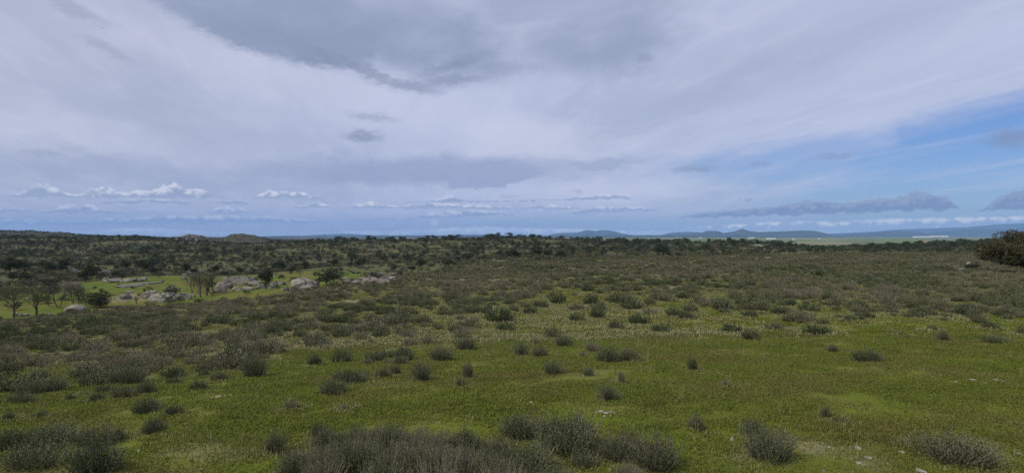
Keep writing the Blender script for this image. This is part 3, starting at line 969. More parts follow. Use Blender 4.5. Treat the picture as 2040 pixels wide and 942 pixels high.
def put_shrub(x, y, w, h, kind, label, group=None, lod=None, name='shrub', parts=True):
    z = float(height(x, y))
    src = random.choice((lod or (NEAR if y < 24 else MID))[kind])
    t = empty(name, (x, y, z - .02), random.uniform(0, 6.28), (w / 1.35, w / 1.35 * random.uniform(.85, 1.1), h / .98))
    tag(t, label, 'shrub', group)
    if parts:
        mesh_obj('foliage', src[0], t)
        mesh_obj('stems', src[1], t)
    return t


# shrubs standing where the photograph shows single ones: photo point of the foot, width, height, kind, description
SHRUBS = [
 (190, 938, 88, 58, 'dark', 'large dark green shrub with upright stems near the bottom left corner'),
 (70, 930, 98, 44, 'grey', 'wide loose grey shrub just left of the large dark green one'),
 (15, 893, 50, 34, 'dark', 'dark shrub cut by the left edge above the wide loose grey one'),
 (92, 884, 100, 34, 'grey', 'thin grey shrub behind the wide loose grey one'),
 (196, 884, 72, 34, 'grey', 'grey shrub directly behind the large dark green one'),
 (238, 876, 18, 22, 'dark', 'small dark upright tip at the right end of the back grey clump'),
 (307, 860, 40, 26, 'dark', 'dark spiky shrub alone on the grass behind the left foreground clump'),
 (292, 819, 46, 24, 'dark', 'low dark shrub beside a slightly smaller round one on the left grass'),
 (347, 823, 30, 19, 'dark', 'small round dark shrub right of the low wide one on the left grass'),
 (17, 834, 18, 14, 'dark', 'tiny dark shrub by itself at the left edge of the grass'),
 (82, 828, 24, 10, 'dark', 'flat dark tuft like shrub in a brownish streak of grass on the left'),
 (257, 763, 56, 32, 'grey', 'biggest grey shrub of the cluster below the left heath edge'),
 (290, 781, 30, 24, 'grey', 'grey green shrub at the lower right of the left cluster'),
 (245, 790, 38, 22, 'grey', 'low grey shrub in front of the left cluster'),
 (210, 780, 36, 14, 'dark', 'flat dark shrub at the left end of the left cluster'),
 (191, 796, 26, 14, 'dark', 'small dark shrub in front of the left end of the left cluster'),
 (140, 796, 17, 12, 'dark', 'small dark shrub well left of the left cluster'),
 (167, 787, 12, 7, 'grey', 'very small grey shrub between two small dark ones left of the cluster'),
 (43, 801, 36, 20, 'grey', 'grey shrub at the lower tip of the heath by the left edge'),
 (100, 778, 60, 26, 'grey', 'broad grey shrub on the heath edge near the left border'),
 (60, 784, 46, 24, 'grey', 'rounded grey shrub left of the broad one on the heath edge'),
 (347, 763, 27, 12, 'dark', 'flat dark shrub on open grass right of the left cluster'),
 (395, 776, 30, 20, 'dark', 'dark spreading shrub between the left cluster and the heath edge'),
 (437, 756, 26, 15, 'grey', 'grey shrub just below the heath edge in the left middle'),
 (408, 749, 18, 13, 'dark', 'small dark shrub touching the heath edge in the left middle'),
 (507, 750, 44, 42, 'grey', 'tall grey shrub at the corner where the left heath ends'),
 (580, 812, 26, 19, 'dry', 'round brownish shrub alone in the middle of the left grass'),
 (686, 813, 13, 12, 'dry', 'very small dry shrub right of the round brownish one'),
 (549, 900, 36, 38, 'grey', 'upright grey green shrub left of the dense foreground thicket'),
 (648, 890, 52, 36, 'grey', 'grey shrub with white tips at the upper left of the foreground thicket'),
 (634, 868, 20, 26, 'dark', 'dark narrow shoot rising behind the white tipped shrub'),
 (753, 868, 18, 20, 'dark', 'small dark shoot poking out of the back of the foreground thicket'),
 (664, 784, 46, 28, 'grey', 'loose grey shrub in front of a pair on the central left grass'),
 (700, 760, 50, 22, 'dark', 'dark shrub of the pair behind the loose grey one'),
 (678, 756, 28, 16, 'grey', 'grey shrub of the pair behind the loose grey one'),
 (627, 726, 26, 20, 'dark', 'round dark shrub below the central heath edge, left of a wider one'),
 (680, 722, 34, 24, 'dark', 'wider dark shrub right of the round one below the central heath edge'),
 (625, 690, 42, 22, 'dark', 'dark shrub above the pair at the central heath edge'),
 (732, 725, 17, 13, 'dry', 'tiny dry shrub right of the wider dark one'),
 (762, 750, 24, 18, 'grey', 'left one of two small grey shrubs in the centre left grass'),
 (787, 745, 20, 20, 'grey', 'right one of two small grey shrubs in the centre left grass'),
 (772, 724, 17, 10, 'dry', 'faint low shrub above the two small grey ones'),
 (803, 712, 32, 20, 'dark', 'dark shrub stacked right above another in the centre left'),
 (798, 727, 26, 18, 'grey', 'grey shrub right below the stacked dark one'),
 (838, 757, 38, 34, 'grey', 'bushy grey green shrub with a trailing foot in the centre left grass'),
 (877, 716, 42, 24, 'grey', 'wide grey shrub at the tip of the central heath edge'),
 (932, 752, 20, 30, 'grey', 'slim upright grey shrub left of the centre'),
 (918, 768, 18, 15, 'dark', 'small black green shrub at the foot of the slim upright one'),
 (927, 696, 34, 24, 'grey', 'round grey shrub right of the central heath tip'),
 (1038, 707, 26, 24, 'grey', 'dark green shrub forming a pair near the centre, left one'),
 (1075, 710, 30, 20, 'grey', 'lighter spreading shrub forming a pair near the centre, right one'),
 (1065, 686, 15, 15, 'dry', 'small upright dry shrub above the central pair'),
 (1103, 674, 32, 22, 'grey', 'wispy grey shrub up the slope from the central pair'),
 (1123, 689, 28, 22, 'grey', 'wispy shrub just below and right of another up from the central pair'),
 (1101, 744, 34, 24, 'grey', 'round grey shrub alone on the grass below the central pair'),
 (1172, 748, 20, 17, 'grey', 'small grey shrub right of the lone round one'),
 (1180, 699, 28, 17, 'dry', 'round brown grey shrub left of a dark green one'),
 (1160, 709, 14, 10, 'dry', 'tiny dry shrub below the round brown grey one'),
 (1213, 720, 42, 26, 'dark', 'dark green shrub touching a grey one right of centre'),
 (1253, 718, 38, 24, 'grey', 'grey shrub touching the dark green one right of centre'),
 (1237, 762, 12, 24, 'dry', 'thin dead looking sprig on the grass right of centre'),
 (1210, 794, 38, 28, 'grey', 'grey green shrub alone on the grass above the foreground thicket'),
 (1227, 655, 28, 16, 'dark', 'small dark shrub beside a bare earth patch on the middle slope'),
 (1273, 646, 38, 21, 'dark', 'neat dark rounded shrub on the middle slope'),
 (1316, 662, 36, 17, 'dark', 'flat dark shrub lower right of the neat rounded one'),
 (1007, 658, 34, 16, 'dark', 'low dark shrub below the big heath clump left of centre'),
 (995, 641, 48, 28, 'dark', 'big dark clump like shrub at the heath edge left of centre'),
 (1055, 626, 28, 16, 'dark', 'dark shrub at the heath edge right of the big clump'),
 (1076, 613, 28, 15, 'dark', 'dark shrub above and right of the heath edge one'),
 (1112, 606, 30, 24, 'dark', 'rounded dark shrub on the brow beside reddish earth'),
 (1149, 640, 28, 16, 'dark', 'dark shrub below the reddish earth on the middle slope'),
 (1150, 618, 28, 13, 'grey', 'grey shrub directly below the reddish earth'),
 (1177, 606, 28, 20, 'dark', 'dark shrub standing at the right of the reddish earth'),
 (1192, 618, 30, 18, 'grey', 'grey shrub in a small stack right of the reddish earth'),
 (1190, 634, 28, 22, 'dark', 'lowest shrub of the small stack right of the reddish earth'),
 (1236, 604, 52, 22, 'grey', 'wide grey shrub on the brow of the middle slope'),
 (1258, 616, 42, 18, 'dark', 'dark shrub overlapping the wide grey one on the brow'),
 (1295, 608, 26, 16, 'grey', 'grey shrub right of the overlapping pair on the brow'),
 (1307, 598, 22, 14, 'dark', 'small dark shrub behind the grey one on the brow'),
 (1294, 624, 26, 11, 'dry', 'low brownish shrub below the brow'),
 (1340, 629, 26, 17, 'dark', 'left one of two dark shrubs right of the middle slope'),
 (1368, 635, 30, 16, 'dark', 'right one of two dark shrubs right of the middle slope'),
 (1374, 621, 30, 18, 'grey', 'grey shrub just above the right dark one on the middle slope'),
 (1329, 592, 20, 14, 'dark', 'small dark shrub on the brow near a yellow green gap'),
 (1360, 595, 22, 15, 'dark', 'dark shrub on the brow right of a yellow green gap'),
 (1458, 661, 34, 18, 'dark', 'dark shrub below the right heath edge beside dry litter'),
 (1494, 675, 32, 19, 'dark', 'dark shrub lower right of the one beside dry litter'),
 (1545, 657, 32, 16, 'grey', 'grey shrub under the right heath edge'),
 (1625, 665, 42, 20, 'dark', 'rough dark green shrub under the right heath edge'),
 (1658, 701, 20, 15, 'grey', 'small round shrub alone on the right grass'),
 (1727, 719, 48, 22, 'dark', 'broad dark dome shaped shrub alone on the right grass'),
 (1380, 737, 18, 26, 'dark', 'dark narrow shrub above pale stones right of centre'),
 (1445, 768, 12, 14, 'dry', 'tiny leafless sprig below the pale stones'),
 (1877, 678, 22, 20, 'grey', 'upright grey shrub on the right grass below the heath'),
 (1857, 658, 20, 13, 'grey', 'small grey shrub above the upright one at the right'),
 (1972, 655, 28, 16, 'dark', 'small dark shrub under the heath near the right border'),
 (1983, 682, 42, 15, 'grey', 'long flat grey shrub on the grass near the right border'),
 (2036, 668, 16, 18, 'dark', 'dark shrub cut by the right border'),
 (1386, 852, 28, 26, 'grey', 'blue grey shrub alone on the grass right of the foreground thicket'),
 (1645, 830, 18, 20, 'dark', 'small upright dark shrub of a tiny pair on the lower right grass'),
 (1670, 839, 20, 11, 'dark', 'small flat dark shrub of a tiny pair on the lower right grass'),
 (1500, 866, 36, 30, 'dark', 'dark shrub behind the tall grey one at the lower right'),
 (1530, 913, 92, 58, 'grey', 'tall grey shrub standing on straw coloured litter at the lower right'),
 (1903, 915, 132, 46, 'grey', 'very wide grey shrub near the lower right corner'),
 (1797, 885, 12, 16, 'dry', 'tiny dry sprig left of the very wide shrub'),
 (1037, 869, 74, 42, 'grey', 'fan shaped shrub with bare lower stems behind the foreground thicket'),
 (1130, 900, 108, 66, 'grey', 'tallest grey green shrub right of the fan shaped one'),
 (1105, 868, 26, 36, 'dark', 'dark shoot between the fan shaped shrub and the tallest one'),
 (1148, 868, 34, 42, 'grey', 'slim shoot rising from the back of the tallest shrub'),
 (928, 898, 46, 46, 'dark', 'dark rounded shrub at the right end of the foreground thicket'),
 (958, 908, 44, 34, 'grey', 'grey shrub between the dark rounded one and the fan shaped one'),
 (1000, 906, 50, 36, 'grey', 'low grey shrub below the fan shaped one'),
 (1163, 926, 52, 26, 'grey', 'low yellow grey shrub in front of the tallest one'),
 (1227, 914, 70, 46, 'grey', 'spreading grey shrub right of the tallest one'),
 (1300, 932, 92, 62, 'grey', 'full grey shrub at the right end of the foreground row'),
 (1256, 905, 40, 44, 'grey', 'grey shrub filling the gap behind the full one'),
 (1050, 945, 100, 58, 'grey', 'dense grey shrub at the bottom edge below the fan shaped one'),
 (1250, 948, 46, 24, 'dry', 'low dry shrub at the bottom edge below the spreading one'),
]
for (px, py, w, h, kd, lab) in SHRUBS:
    x, y, z = at(px, min(py, 941), 5)
    if py > 941:
        y = y * (941 - CY) / (py - CY); x = y * (px - CX) / F
    s_ = y / F
    put_shrub(x, y, w * s_ * 1.08, h * s_ * 1.12, kd, lab)

# the dense thicket at the bottom of the picture
THICK = [(585, 948, 60, 46), (600, 930, 50, 34), (640, 940, 60, 50), (690, 950, 70, 66), (735, 952, 70, 62), (780, 958, 80, 62), (830, 958, 80, 66), (880, 956, 80, 62), (925, 956, 70, 58),
         (968, 958, 60, 50), (700, 905, 60, 46), (740, 898, 60, 38), (785, 900, 60, 40), (830, 905, 66, 40), (872, 908, 60, 40), (905, 915, 50, 40), (660, 925, 50, 38), (715, 925, 60, 46),
         (765, 928, 64, 48), (815, 930, 64, 50), (862, 932, 64, 48), (905, 936, 60, 44), (945, 935, 46, 36), (640, 965, 80, 50), (760, 985, 90, 60), (870, 985, 90, 60), (1005, 975, 80, 50), (1110, 972, 80, 40)]
for i, (px, py, w, h) in enumerate(THICK):
    y = at(px, 935, 5)[1] * (935 - CY) / (py - CY); x = y * (px - CX) / F
    put_shrub(x, y, w * y / F * 1.15, h * y / F * 1.15, ['grey', 'dry', 'dry', 'grey', 'grey', 'dry'][i % 6],
              'grey brown shrub grown into its neighbours in the thicket at the bottom edge', 'shrubs of the foreground thicket')


# ------------------------------------------------------------------ many plants at once
def instancer(name, pts, rot, scl, idx, sources, label, cat, kind='stuff'):
    """one object: a cloud of points, each carrying one of the source meshes"""
    me = bpy.data.meshes.new(name)
    n = len(pts)
    me.vertices.add(n)
    me.vertices.foreach_set('co', np.asarray(pts, np.float32).ravel())
    for nm, ty, arr, key in (('rot', 'FLOAT_VECTOR', rot, 'vector'), ('scl', 'FLOAT_VECTOR', scl, 'vector'), ('idx', 'INT', idx, 'value')):
        a = me.attributes.new(nm, ty, 'POINT')
        a.data.foreach_set(key, np.asarray(arr, np.int32 if ty == 'INT' else np.float32).ravel())
    o = mesh_obj(name, me)
    ng = bpy.data.node_groups.new(name, 'GeometryNodeTree')
    ng.interface.new_socket('Geometry', in_out='INPUT', socket_type='NodeSocketGeometry')
    ng.interface.new_socket('Geometry', in_out='OUTPUT', socket_type='NodeSocketGeometry')
    N, L = ng.nodes, ng.links
    gi, go = N.new('NodeGroupInput'), N.new('NodeGroupOutput')
    ip = N.new('GeometryNodeInstanceOnPoints')
    jn = N.new('GeometryNodeJoinGeometry')
    for src in sources[::-1]:
        oi = N.new('GeometryNodeObjectInfo')
        oi.inputs['Object'].default_value = src
        oi.inputs['As Instance'].default_value = True
        L.new(oi.outputs['Geometry'], jn.inputs[0])
    def na(nm, ty):
        a = N.new('GeometryNodeInputNamedAttribute'); a.data_type = ty
        a.inputs['Name'].default_value = nm
        return a.outputs['Attribute']
    L.new(gi.outputs[0], ip.inputs['Points'])
    L.new(jn.outputs[0], ip.inputs['Instance'])
    ip.inputs['Pick Instance'].default_value = True
    L.new(na('idx', 'INT'), ip.inputs['Instance Index'])
    L.new(na('rot', 'FLOAT_VECTOR'), ip.inputs['Rotation'])
    L.new(na('scl', 'FLOAT_VECTOR'), ip.inputs['Scale'])
    L.new(ip.outputs[0], go.inputs[0])
    md = o.modifiers.new('plants', 'NODES')
    md.node_group = ng
    tag(o, label, cat, kind=kind)
    return o


def sources(meshes, name):
    return [bpy.data.objects.new(name, m) for m in meshes]        # never linked to the scene themselves


def sector(n, u0, u1, px0=-160, px1=2200):
    u = np.sqrt(rng.uniform(u0 * u0, u1 * u1, n))
    px = rng.uniform(px0, px1, n)
    return u * (px - CX) / F, u, px


def yaw(n):
    r_ = np.zeros((n, 3)); r_[:, 2] = rng.uniform(0, 6.28, n)
    return r_


# --- heath: candidates, nearest 150 become objects of their own
used = np.array([(o.location.x, o.location.y) for o in COL.objects if o.get('category') == 'shrub'])
_b = [sector(75800, 16, 62, -700, 2740), sector(145800, 60, 132, -700, 2740), sector(201000, 130, 430, -400, 2390)]
hx, hy, hpx = (np.concatenate([q_[i] for q_ in _b]) for i in range(3))
H = heath_field(hx, hy)
clump = fnoise((hx * .8 + hy * .6) * .45, hx * -.6 + hy * .8, 6., 31, 3)
# how many shrubs a patch needs to be covered, given how steeply it is looked at
vv0 = row_of(hx, hy, height(hx, hy)); vv1 = row_of(hx * 1.02, hy * 1.02, height(hx * 1.02, hy * 1.02))
dvdu = np.clip((vv0 - vv1) / (.02 * hy), .25, None)
per_m2 = F / hy * dvdu
bush = (.52 * F / hy) * (.31 * F / hy) * .75
fine_ = fnoise(hx * .85 + hy * .3, hy * .6 - hx * .2, 4.2, 35, 3)
cov = np.clip(.20 + .60 * np.clip(H * 1.15, 0, 1) + .10 * np.clip((hy - 55) / 40, 0, 1) - .26 * np.clip((hy - 130) / 40, 0, 1) + .22 * np.clip((640 - hpx) / 250, 0, 1) + .12 * np.clip((hpx - 1430) / 150, 0, 1) + .16 * clump, .03, .95)
cov = np.clip(cov + .55 * fine_, .02, .955)
lam = np.clip(-np.log(1 - cov) * per_m2 / bush, 0, 2.8) * (H > .02)
cand = np.where(hy < 61, 16.6, np.where(hy < 131, 8.3, 1.16))
pr = np.clip(lam / cand, 0, 1)
for sx, sy, rx, ry in SOILP:
    wx = rx * sy / F
    pr = np.where(np.hypot((hx - sx) / wx, (hy - sy) / (wx * 1.6)) < .9, pr * .15, pr)
keep = rng.uniform(0, 1, len(hx)) < pr * 1.0
hx, hy, hpx = hx[keep], hy[keep], hpx[keep]
# thin so that neighbours do not sit inside each other
order = np.argsort(hy); hx, hy, hpx = hx[order], hy[order], hpx[order]
grid = {}
sel = []
allp = [tuple(p) for p in used]
for p in allp:
    grid.setdefault((int(p[0] // 1.2), int(p[1] // 1.2)), []).append(p)
for i in range(len(hx)):
    x, y = float(hx[i]), float(hy[i])
    k = (int(x // 1.2), int(y // 1.2))
    if y > 132:
        sel.append(i); continue
    d = .34
    ok = True
    for a in (-1, 0, 1):
        for b in (-1, 0, 1):
            for q in grid.get((k[0] + a, k[1] + b), ()):
                if (q[0] - x) ** 2 + (q[1] - y) ** 2 < d * d:
                    ok = False
    if ok:
        grid.setdefault(k, []).append((x, y)); sel.append(i)
sel = np.array(sel)
hx, hy, hpx = hx[sel], hy[sel], hpx[sel]
vis = visible(hx, hy, 1.0, 8.0)
hx, hy, hpx = hx[vis], hy[vis], hpx[vis]
hz_ = height(hx, hy)
tone = fnoise(hx, hy, 22., 41, 3) * .7 + fnoise(hx, hy, 90., 42, 2) * .6
tone = tone + .45 * np.clip((hy - 40) / 40, 0, 1) + .28 * (hpx < 640)
hk = np.where(tone + rng.normal(0, .45, len(hx)) > .55, 2, np.where(tone + rng.normal(0, .5, len(hx)) < -.45, 1, 0))   # grey, dark, dry
hw = rng.gamma(8, .064, len(hx)).clip(.26, 1.0) * (.95 + .25 * np.clip(hy / 80, 0, 1) + .55 * (hy > 132))
hh = hw * rng.uniform(.42, .66, len(hx))
inframe = (hpx > 0) & (hpx < 2040)
rank = np.where(inframe)[0][:150]
solo = np.zeros(len(hx), bool); solo[rank] = True
KN = ['grey', 'dark', 'dry']
for i in np.where(solo)[0]:
    p_ = hpx[i]
    plc = ('below the left brow' if p_ < 260 else 'left of the straw coloured gap' if p_ < 520 else 'in the middle of the lower heath edge' if p_ < 900 else
           'around the green gaps of the central slope' if p_ < 1430 else 'in the thick belt at the right')
    cl = ('grey green', 'dark green', 'brownish')[hk[i]]
    put_shrub(float(hx[i]), float(hy[i]), float(hw[i]), float(hh[i]), KN[hk[i]], cl + ' heath shrub crowded by its like ' + plc, cl + ' heath shrubs ' + plc, MID)
print('heath shrubs', len(hx), 'solo', solo.sum(), 'furthest solo', hy[solo].max())
for nm, lo, hi, lib, lab in (('heath_shrubs', 0, 75, MID, 'mass of knee high grey green shrubs covering the near slope'),
                             ('heath', 75, 1e9, FAR, 'unbroken grey green heath over the further slopes')):
    s_ = (~solo) & (hy >= lo) & (hy < hi)
    srcs, start = [], {}
    for kk in KN:
        start[kk] = len(srcs)
        srcs += sources([t_[2] for t_ in lib[kk]], 'heath_plant')
    nv = np.array([len(lib[kk]) for kk in KN]); st = np.array([start[kk] for kk in KN])
    idx = st[hk[s_]] + (rng.integers(0, 100, s_.sum()) % nv[hk[s_]])
    n = s_.sum()
    instancer(nm, np.stack([hx[s_], hy[s_], hz_[s_] - .02], -1), yaw(n), np.stack([hw[s_] / 1.35, hw[s_] / 1.35, hh[s_] / .98], -1), idx, srcs, lab, 'heath')


# ------------------------------------------------------------------ grass
def tuft(seed, n, h, w, wide, lean, mat, size=.5):
    r = np.random.default_rng(seed)
    b = r.uniform(-size / 2, size / 2, (n, 2)) if size > .3 else r.normal(0, size * .3, (n, 2))
    phi = r.uniform(0, 6.28, n); le = np.abs(r.normal(0, lean, n)); H_ = h * r.uniform(.5, 1.2, n)
    dh = np.stack([np.cos(phi), np.sin(phi)], -1)
    sd = np.stack([-np.sin(phi), np.cos(phi)], -1)
    P0 = np.concatenate([b, np.zeros((n, 1)) - .01], 1)
    P1 = P0 + np.concatenate([dh * (H_ * np.sin(le) * .5)[:, None], (H_ * .62)[:, None]], 1)
    P2 = P0 + np.concatenate([dh * (H_ * np.sin(le) * 1.5)[:, None], (H_ * (1.0 - .55 * np.sin(np.clip(le, 0, 1.5))))[:, None]], 1)
    ww = (w * r.uniform(.6, 1.4, n))[:, None]
    S3 = np.concatenate([sd, np.zeros((n, 1))], 1)
    v = np.stack([P0 - S3 * ww, P0 + S3 * ww, P1 + S3 * ww * .8, P1 - S3 * ww * .8, P2], 1).reshape(-1, 3)
    i = np.arange(n)[:, None] * 5
    f4 = np.concatenate([i, i + 1, i + 2, i + 3], 1)
    f3 = np.concatenate([i + 3, i + 2, i + 4], 1)
    return make_mesh('tuft', [(v, f4, 0), (np.zeros((0, 3)), np.zeros((0, 4), int), 0)], [M[mat]]) if False else \
        make_mesh('tuft', [(v, f4, 0), (v, f3, 0)], [M[mat]])


gt = [tuft(50 + i, 190, .048, .0045, 0, .75, 'grass', .6) for i in range(4)]
st_ = [tuft(70 + i, 46, .075, .0035, 0, 1.2, 'straw', .45) for i in range(3)] + [tuft(80, 9, .20, .0028, 0, .4, 'straw', .2)]
gf = [tuft(90 + i, 130, .07, .010, 0, .8, 'grass', 1.0) for i in range(2)]
sf_ = [tuft(95 + i, 50, .13, .010, 0, 1.3, 'straw', .6) for i in range(2)]
gx1, gy1, _ = sector(24600, 7.5, 26, -800, 2740)
gx2, gy2, _ = sector(19700, 26, 70, -800, 2740)
gx, gy = np.concatenate([gx1, gx2]), np.concatenate([gy1, gy2])
dens = np.clip(.75 + .6 * fnoise(gx, gy, 3.5, 61, 3), .12, 1) * (1 - .5 * np.clip(heath_field(gx, gy), 0, 1))
for sx, sy, rx, ry in SOILP:
    wx = rx * sy / F
    dens = np.where(np.hypot((gx - sx) / wx, (gy - sy) / (wx * .8)) < .8, dens * .25, dens)
kp = rng.uniform(0, 1, len(gx)) < dens
gx, gy = gx[kp], gy[kp]
farm = gy > 26
n = len(gx)
idx = np.where(farm, 4 + rng.integers(0, 2, n), rng.integers(0, 4, n))
sc = rng.uniform(.7, 1.35, n)
instancer('grass', np.stack([gx, gy, height(gx, gy)], -1), yaw(n), np.stack([sc, sc, sc * rng.uniform(.7, 1.3, n)], -1), idx, sources(gt + gf, 'grass_plant'),
          'short green grass of the open slope', 'grass')
gx1, gy1, _ = sector(11500, 8.0, 26, -800, 2740)
gx2, gy2, _ = sector(26200, 22, 80, -800, 2740)
gx, gy = np.concatenate([gx1, gx2]), np.concatenate([gy1, gy2])
px_ = CX + F * gx / gy
mid = np.exp(-(((px_ - 1150) / 340) ** 2)) * np.exp(-(((gy - 34) / 13) ** 2))
edge = np.clip(heath_field(gx, gy) * 2, 0, 1) * .32
pr = np.clip(.02 + .85 * mid + edge + .12 * np.clip(fnoise(gx, gy, 6., 71, 3), 0, 1) + .18 * np.exp(-((gy - 10.8) / 1.0) ** 2), 0, 1)
kp = rng.uniform(0, 1, len(gx)) < pr
gx, gy = gx[kp], gy[kp]
# old grass gathers round the feet of the shrubs
sh = [(o_.location.x, o_.location.y, o_.scale.x * 1.35) for o_ in COL.objects if o_.get('category') == 'shrub']
for X_, Y_, W_ in sh:
    k_ = int(7 + 8 * W_)
    a_ = rng.uniform(0, 6.28, k_); r__ = W_ * rng.uniform(.30, .62, k_)
    gx = np.append(gx, X_ + np.cos(a_) * r__); gy = np.append(gy, Y_ + np.sin(a_) * r__)
n = len(gx)
idx = np.where(gy > 24, 4 + rng.integers(0, 2, n), rng.integers(0, 4, n))
sc = rng.uniform(.7, 1.4, n)
instancer('dry_grass', np.stack([gx, gy, height(gx, gy)], -1), yaw(n), np.stack([sc, sc, sc * rng.uniform(.7, 1.2, n)], -1), idx, sources(st_ + sf_, 'dry_grass_plant'),
          'straw coloured tussocks of last year scattered over the slope', 'dry grass')

# ------------------------------------------------------------------ trees
def crown_mesh(seed, n_lobe, per, leaf, mat, flat=.8, bottom=.25, open_=.0, rad=.5, jag=.34):
    """leaf sprays on uneven lobes; unit crown: 1 wide, 1 high, foot of the trunk at z = 0"""
    r = np.random.default_rng(seed)
    cs = []
    for _ in range(n_lobe):
        while True:
            p = r.uniform(-1, 1, 3)
            if .15 < np.linalg.norm(p) < 1: break
        cs.append(p * [.34, .34, (1 - bottom) * .36])
    cs = np.array(cs)
    cs[:, 2] += bottom + (1 - bottom) * .5
    rr = r.uniform(.10, .20, n_lobe) * (rad / .5)
    N = n_lobe * per
    li = np.repeat(np.arange(n_lobe), per)
    q = unit(r.normal(0, 1, (N, 3)))
    c = cs[li] + q * rr[li][:, None] * (r.uniform(.45, 1., N) ** .5)[:, None] * np.array([1.1, 1.1, flat]) + r.normal(0, .012, (N, 3))
    d = unit(q + r.normal(0, .7, (N, 3)) + [0, 0, .25])
    w = unit(np.cross(d, r.normal(0, 1, (N, 3))))
    l = leaf * r.uniform(.5, 1.5, N)
    k = np.array([.5 / np.percentile(np.abs(c[:, :2]), 97.5)] * 2 + [1 / np.percentile(c[:, 2], 99.3)])
    c = c * k; cs = cs * k                        # one unit wide and high
    v, f = quads(c, d, w, l, l * .55)
    return make_mesh('crown_mesh', [(v, f, 0)], [M[mat]]), cs


def trunk_mesh(seed, cs, r0=.035, mat='bark', limbs=5, bend=.04, forks=1):
    r = np.random.default_rng(seed)
    parts = []
    off = 0
    for q in range(forks):
        top = np.array([r.normal(0, .03), r.normal(0, .03), .42])
        b0 = np.array([r.normal(0, .02) * (forks > 1), r.normal(0, .02) * (forks > 1), -.03])
        mid = (b0 + top) / 2 + [r.normal(0, bend), r.normal(0, bend), 0]
        v, f = tube([b0, (b0 + mid) / 2, mid, top], [r0 * 1.3, r0, r0 * .85, r0 * .6], 6)
        parts.append((v, f, 0))
        for k in r.choice(len(cs), min(limbs, len(cs)), replace=False):
            e = cs[k]
            m2 = mid * .4 + e * .6 + r.normal(0, .02, 3)
            v, f = tube([mid, mid * .5 + m2 * .5 + [0, 0, .02], m2, e], [r0 * .6, r0 * .42, r0 * .3, r0 * .1], 5)
            parts.append((v, f, 0))
    return make_mesh('trunk_mesh', parts, [M[mat]], True)


def bare_mesh(seed, mat='twig', haze=2200, w=.5, leafsize=.05, forks=2):
    """a leafless crown: forking limbs and a cloud of thin twigs"""
    r = np.random.default_rng(seed)
    limbs, tips = [], []
    def grow(p, d, L, rad, lev):
        n = 3
        pts = [p]
        for _ in range(n):
            d = unit(d + r.normal(0, .13, 3) + [0, 0, .05]); pts.append(pts[-1] + d * L / n)
        limbs.append(tube(pts, np.linspace(rad, rad * .6, n + 1), 4))
        if lev >= 4:
            tips.append((pts[1], pts[-1])); return
        for _ in range(3 if lev < 3 else 2):
            ax = unit(np.cross(d, r.normal(0, 1, 3)))
            grow(pts[-1] if r.random() < .6 else pts[-2], unit(d + ax * r.uniform(.3, .6) + [0, 0, .12]), L * r.uniform(.6, .82), rad * .58, lev + 1)
    for q in range(forks):
        a = r.uniform(0, 6.28)
        grow(np.array([.02 * q, 0, -.02]), unit(np.array([math.cos(a) * .25 * (forks > 1), math.sin(a) * .25 * (forks > 1), 1.])), .30, .020, 0)
    allv = np.concatenate([v for v, f in limbs])
    s = max(np.ptp(allv[:, 0]), np.ptp(allv[:, 1])); hgt = allv[:, 2].max()
    k = np.array([1 / s, 1 / s, 1 / hgt])
    tr = make_mesh('trunk_mesh', [(v * k, f, 0) for v, f in limbs], [M['bark']], True)
    # an airy oval of fine upright twigs, thicker round the limb ends
    N = haze
    ti = r.integers(0, len(tips), N)
    B_ = np.array([t[1] for t in tips])[ti] * k
    g_ = unit(r.normal(0, 1, (N, 3))) * (r.uniform(0, 1, (N, 1)) ** (1 / 2.4)) * [.47, .47, .36] + [0, 0, .62]
    mixw = r.uniform(0, 1, (N, 1)) < .45
    c = np.where(mixw, B_ + r.normal(0, .05, (N, 3)), g_)
    outd = unit((c - [0, 0, .25]) * [1, 1, .8])
    d = unit(outd + r.normal(0, .35, (N, 3)) + [0, 0, .35])
    w_ = unit(np.cross(d, r.normal(0, 1, (N, 3))))
    v, f = quads(c, d, w_, leafsize * r.uniform(.8, 2.0, N), np.full(N, leafsize * .13))
    return make_mesh('crown_mesh', [(v, f, 0)], [M[mat]]), tr


OAK = []
for i in range(5):
    cm, cs = crown_mesh(200 + i, 26, 130, .055, 'oak_dark', bottom=.22 if i != 3 else .06)
    OAK.append((cm, trunk_mesh(300 + i, cs, .03)))
OAKF = []
for i in range(5):
    cm, cs = crown_mesh(220 + i, 13, 46, .105, 'oak_leaf', bottom=[.16, .08, .24, .04, .12][i])
    OAKF.append((cm, trunk_mesh(320 + i, cs, .04, limbs=2)))
SCR = []
for i in range(4):
    cm, cs = crown_mesh(240 + i, 12, 34, .13, 'scrub_leaf' if i < 3 else 'willow', bottom=.04, jag=.4)
    SCR.append((cm, trunk_mesh(340 + i, cs, .03, limbs=2)))
BARE = [bare_mesh(400 + i, ['twig', 'willow', 'twig', 'willow'][i], forks=[2, 1, 1, 2][i]) for i in range(4)]
BAREF = [bare_mesh(420 + i, ['twig', 'willow'][i], haze=600, leafsize=.12) for i in range(2)]
BUSH = []
for i in range(2):
    cm, cs = crown_mesh(260 + i, 40, 150, .045, 'oak_dark', bottom=.02)
    BUSH.append((cm, trunk_mesh(360 + i, cs, .02, limbs=5, forks=3)))


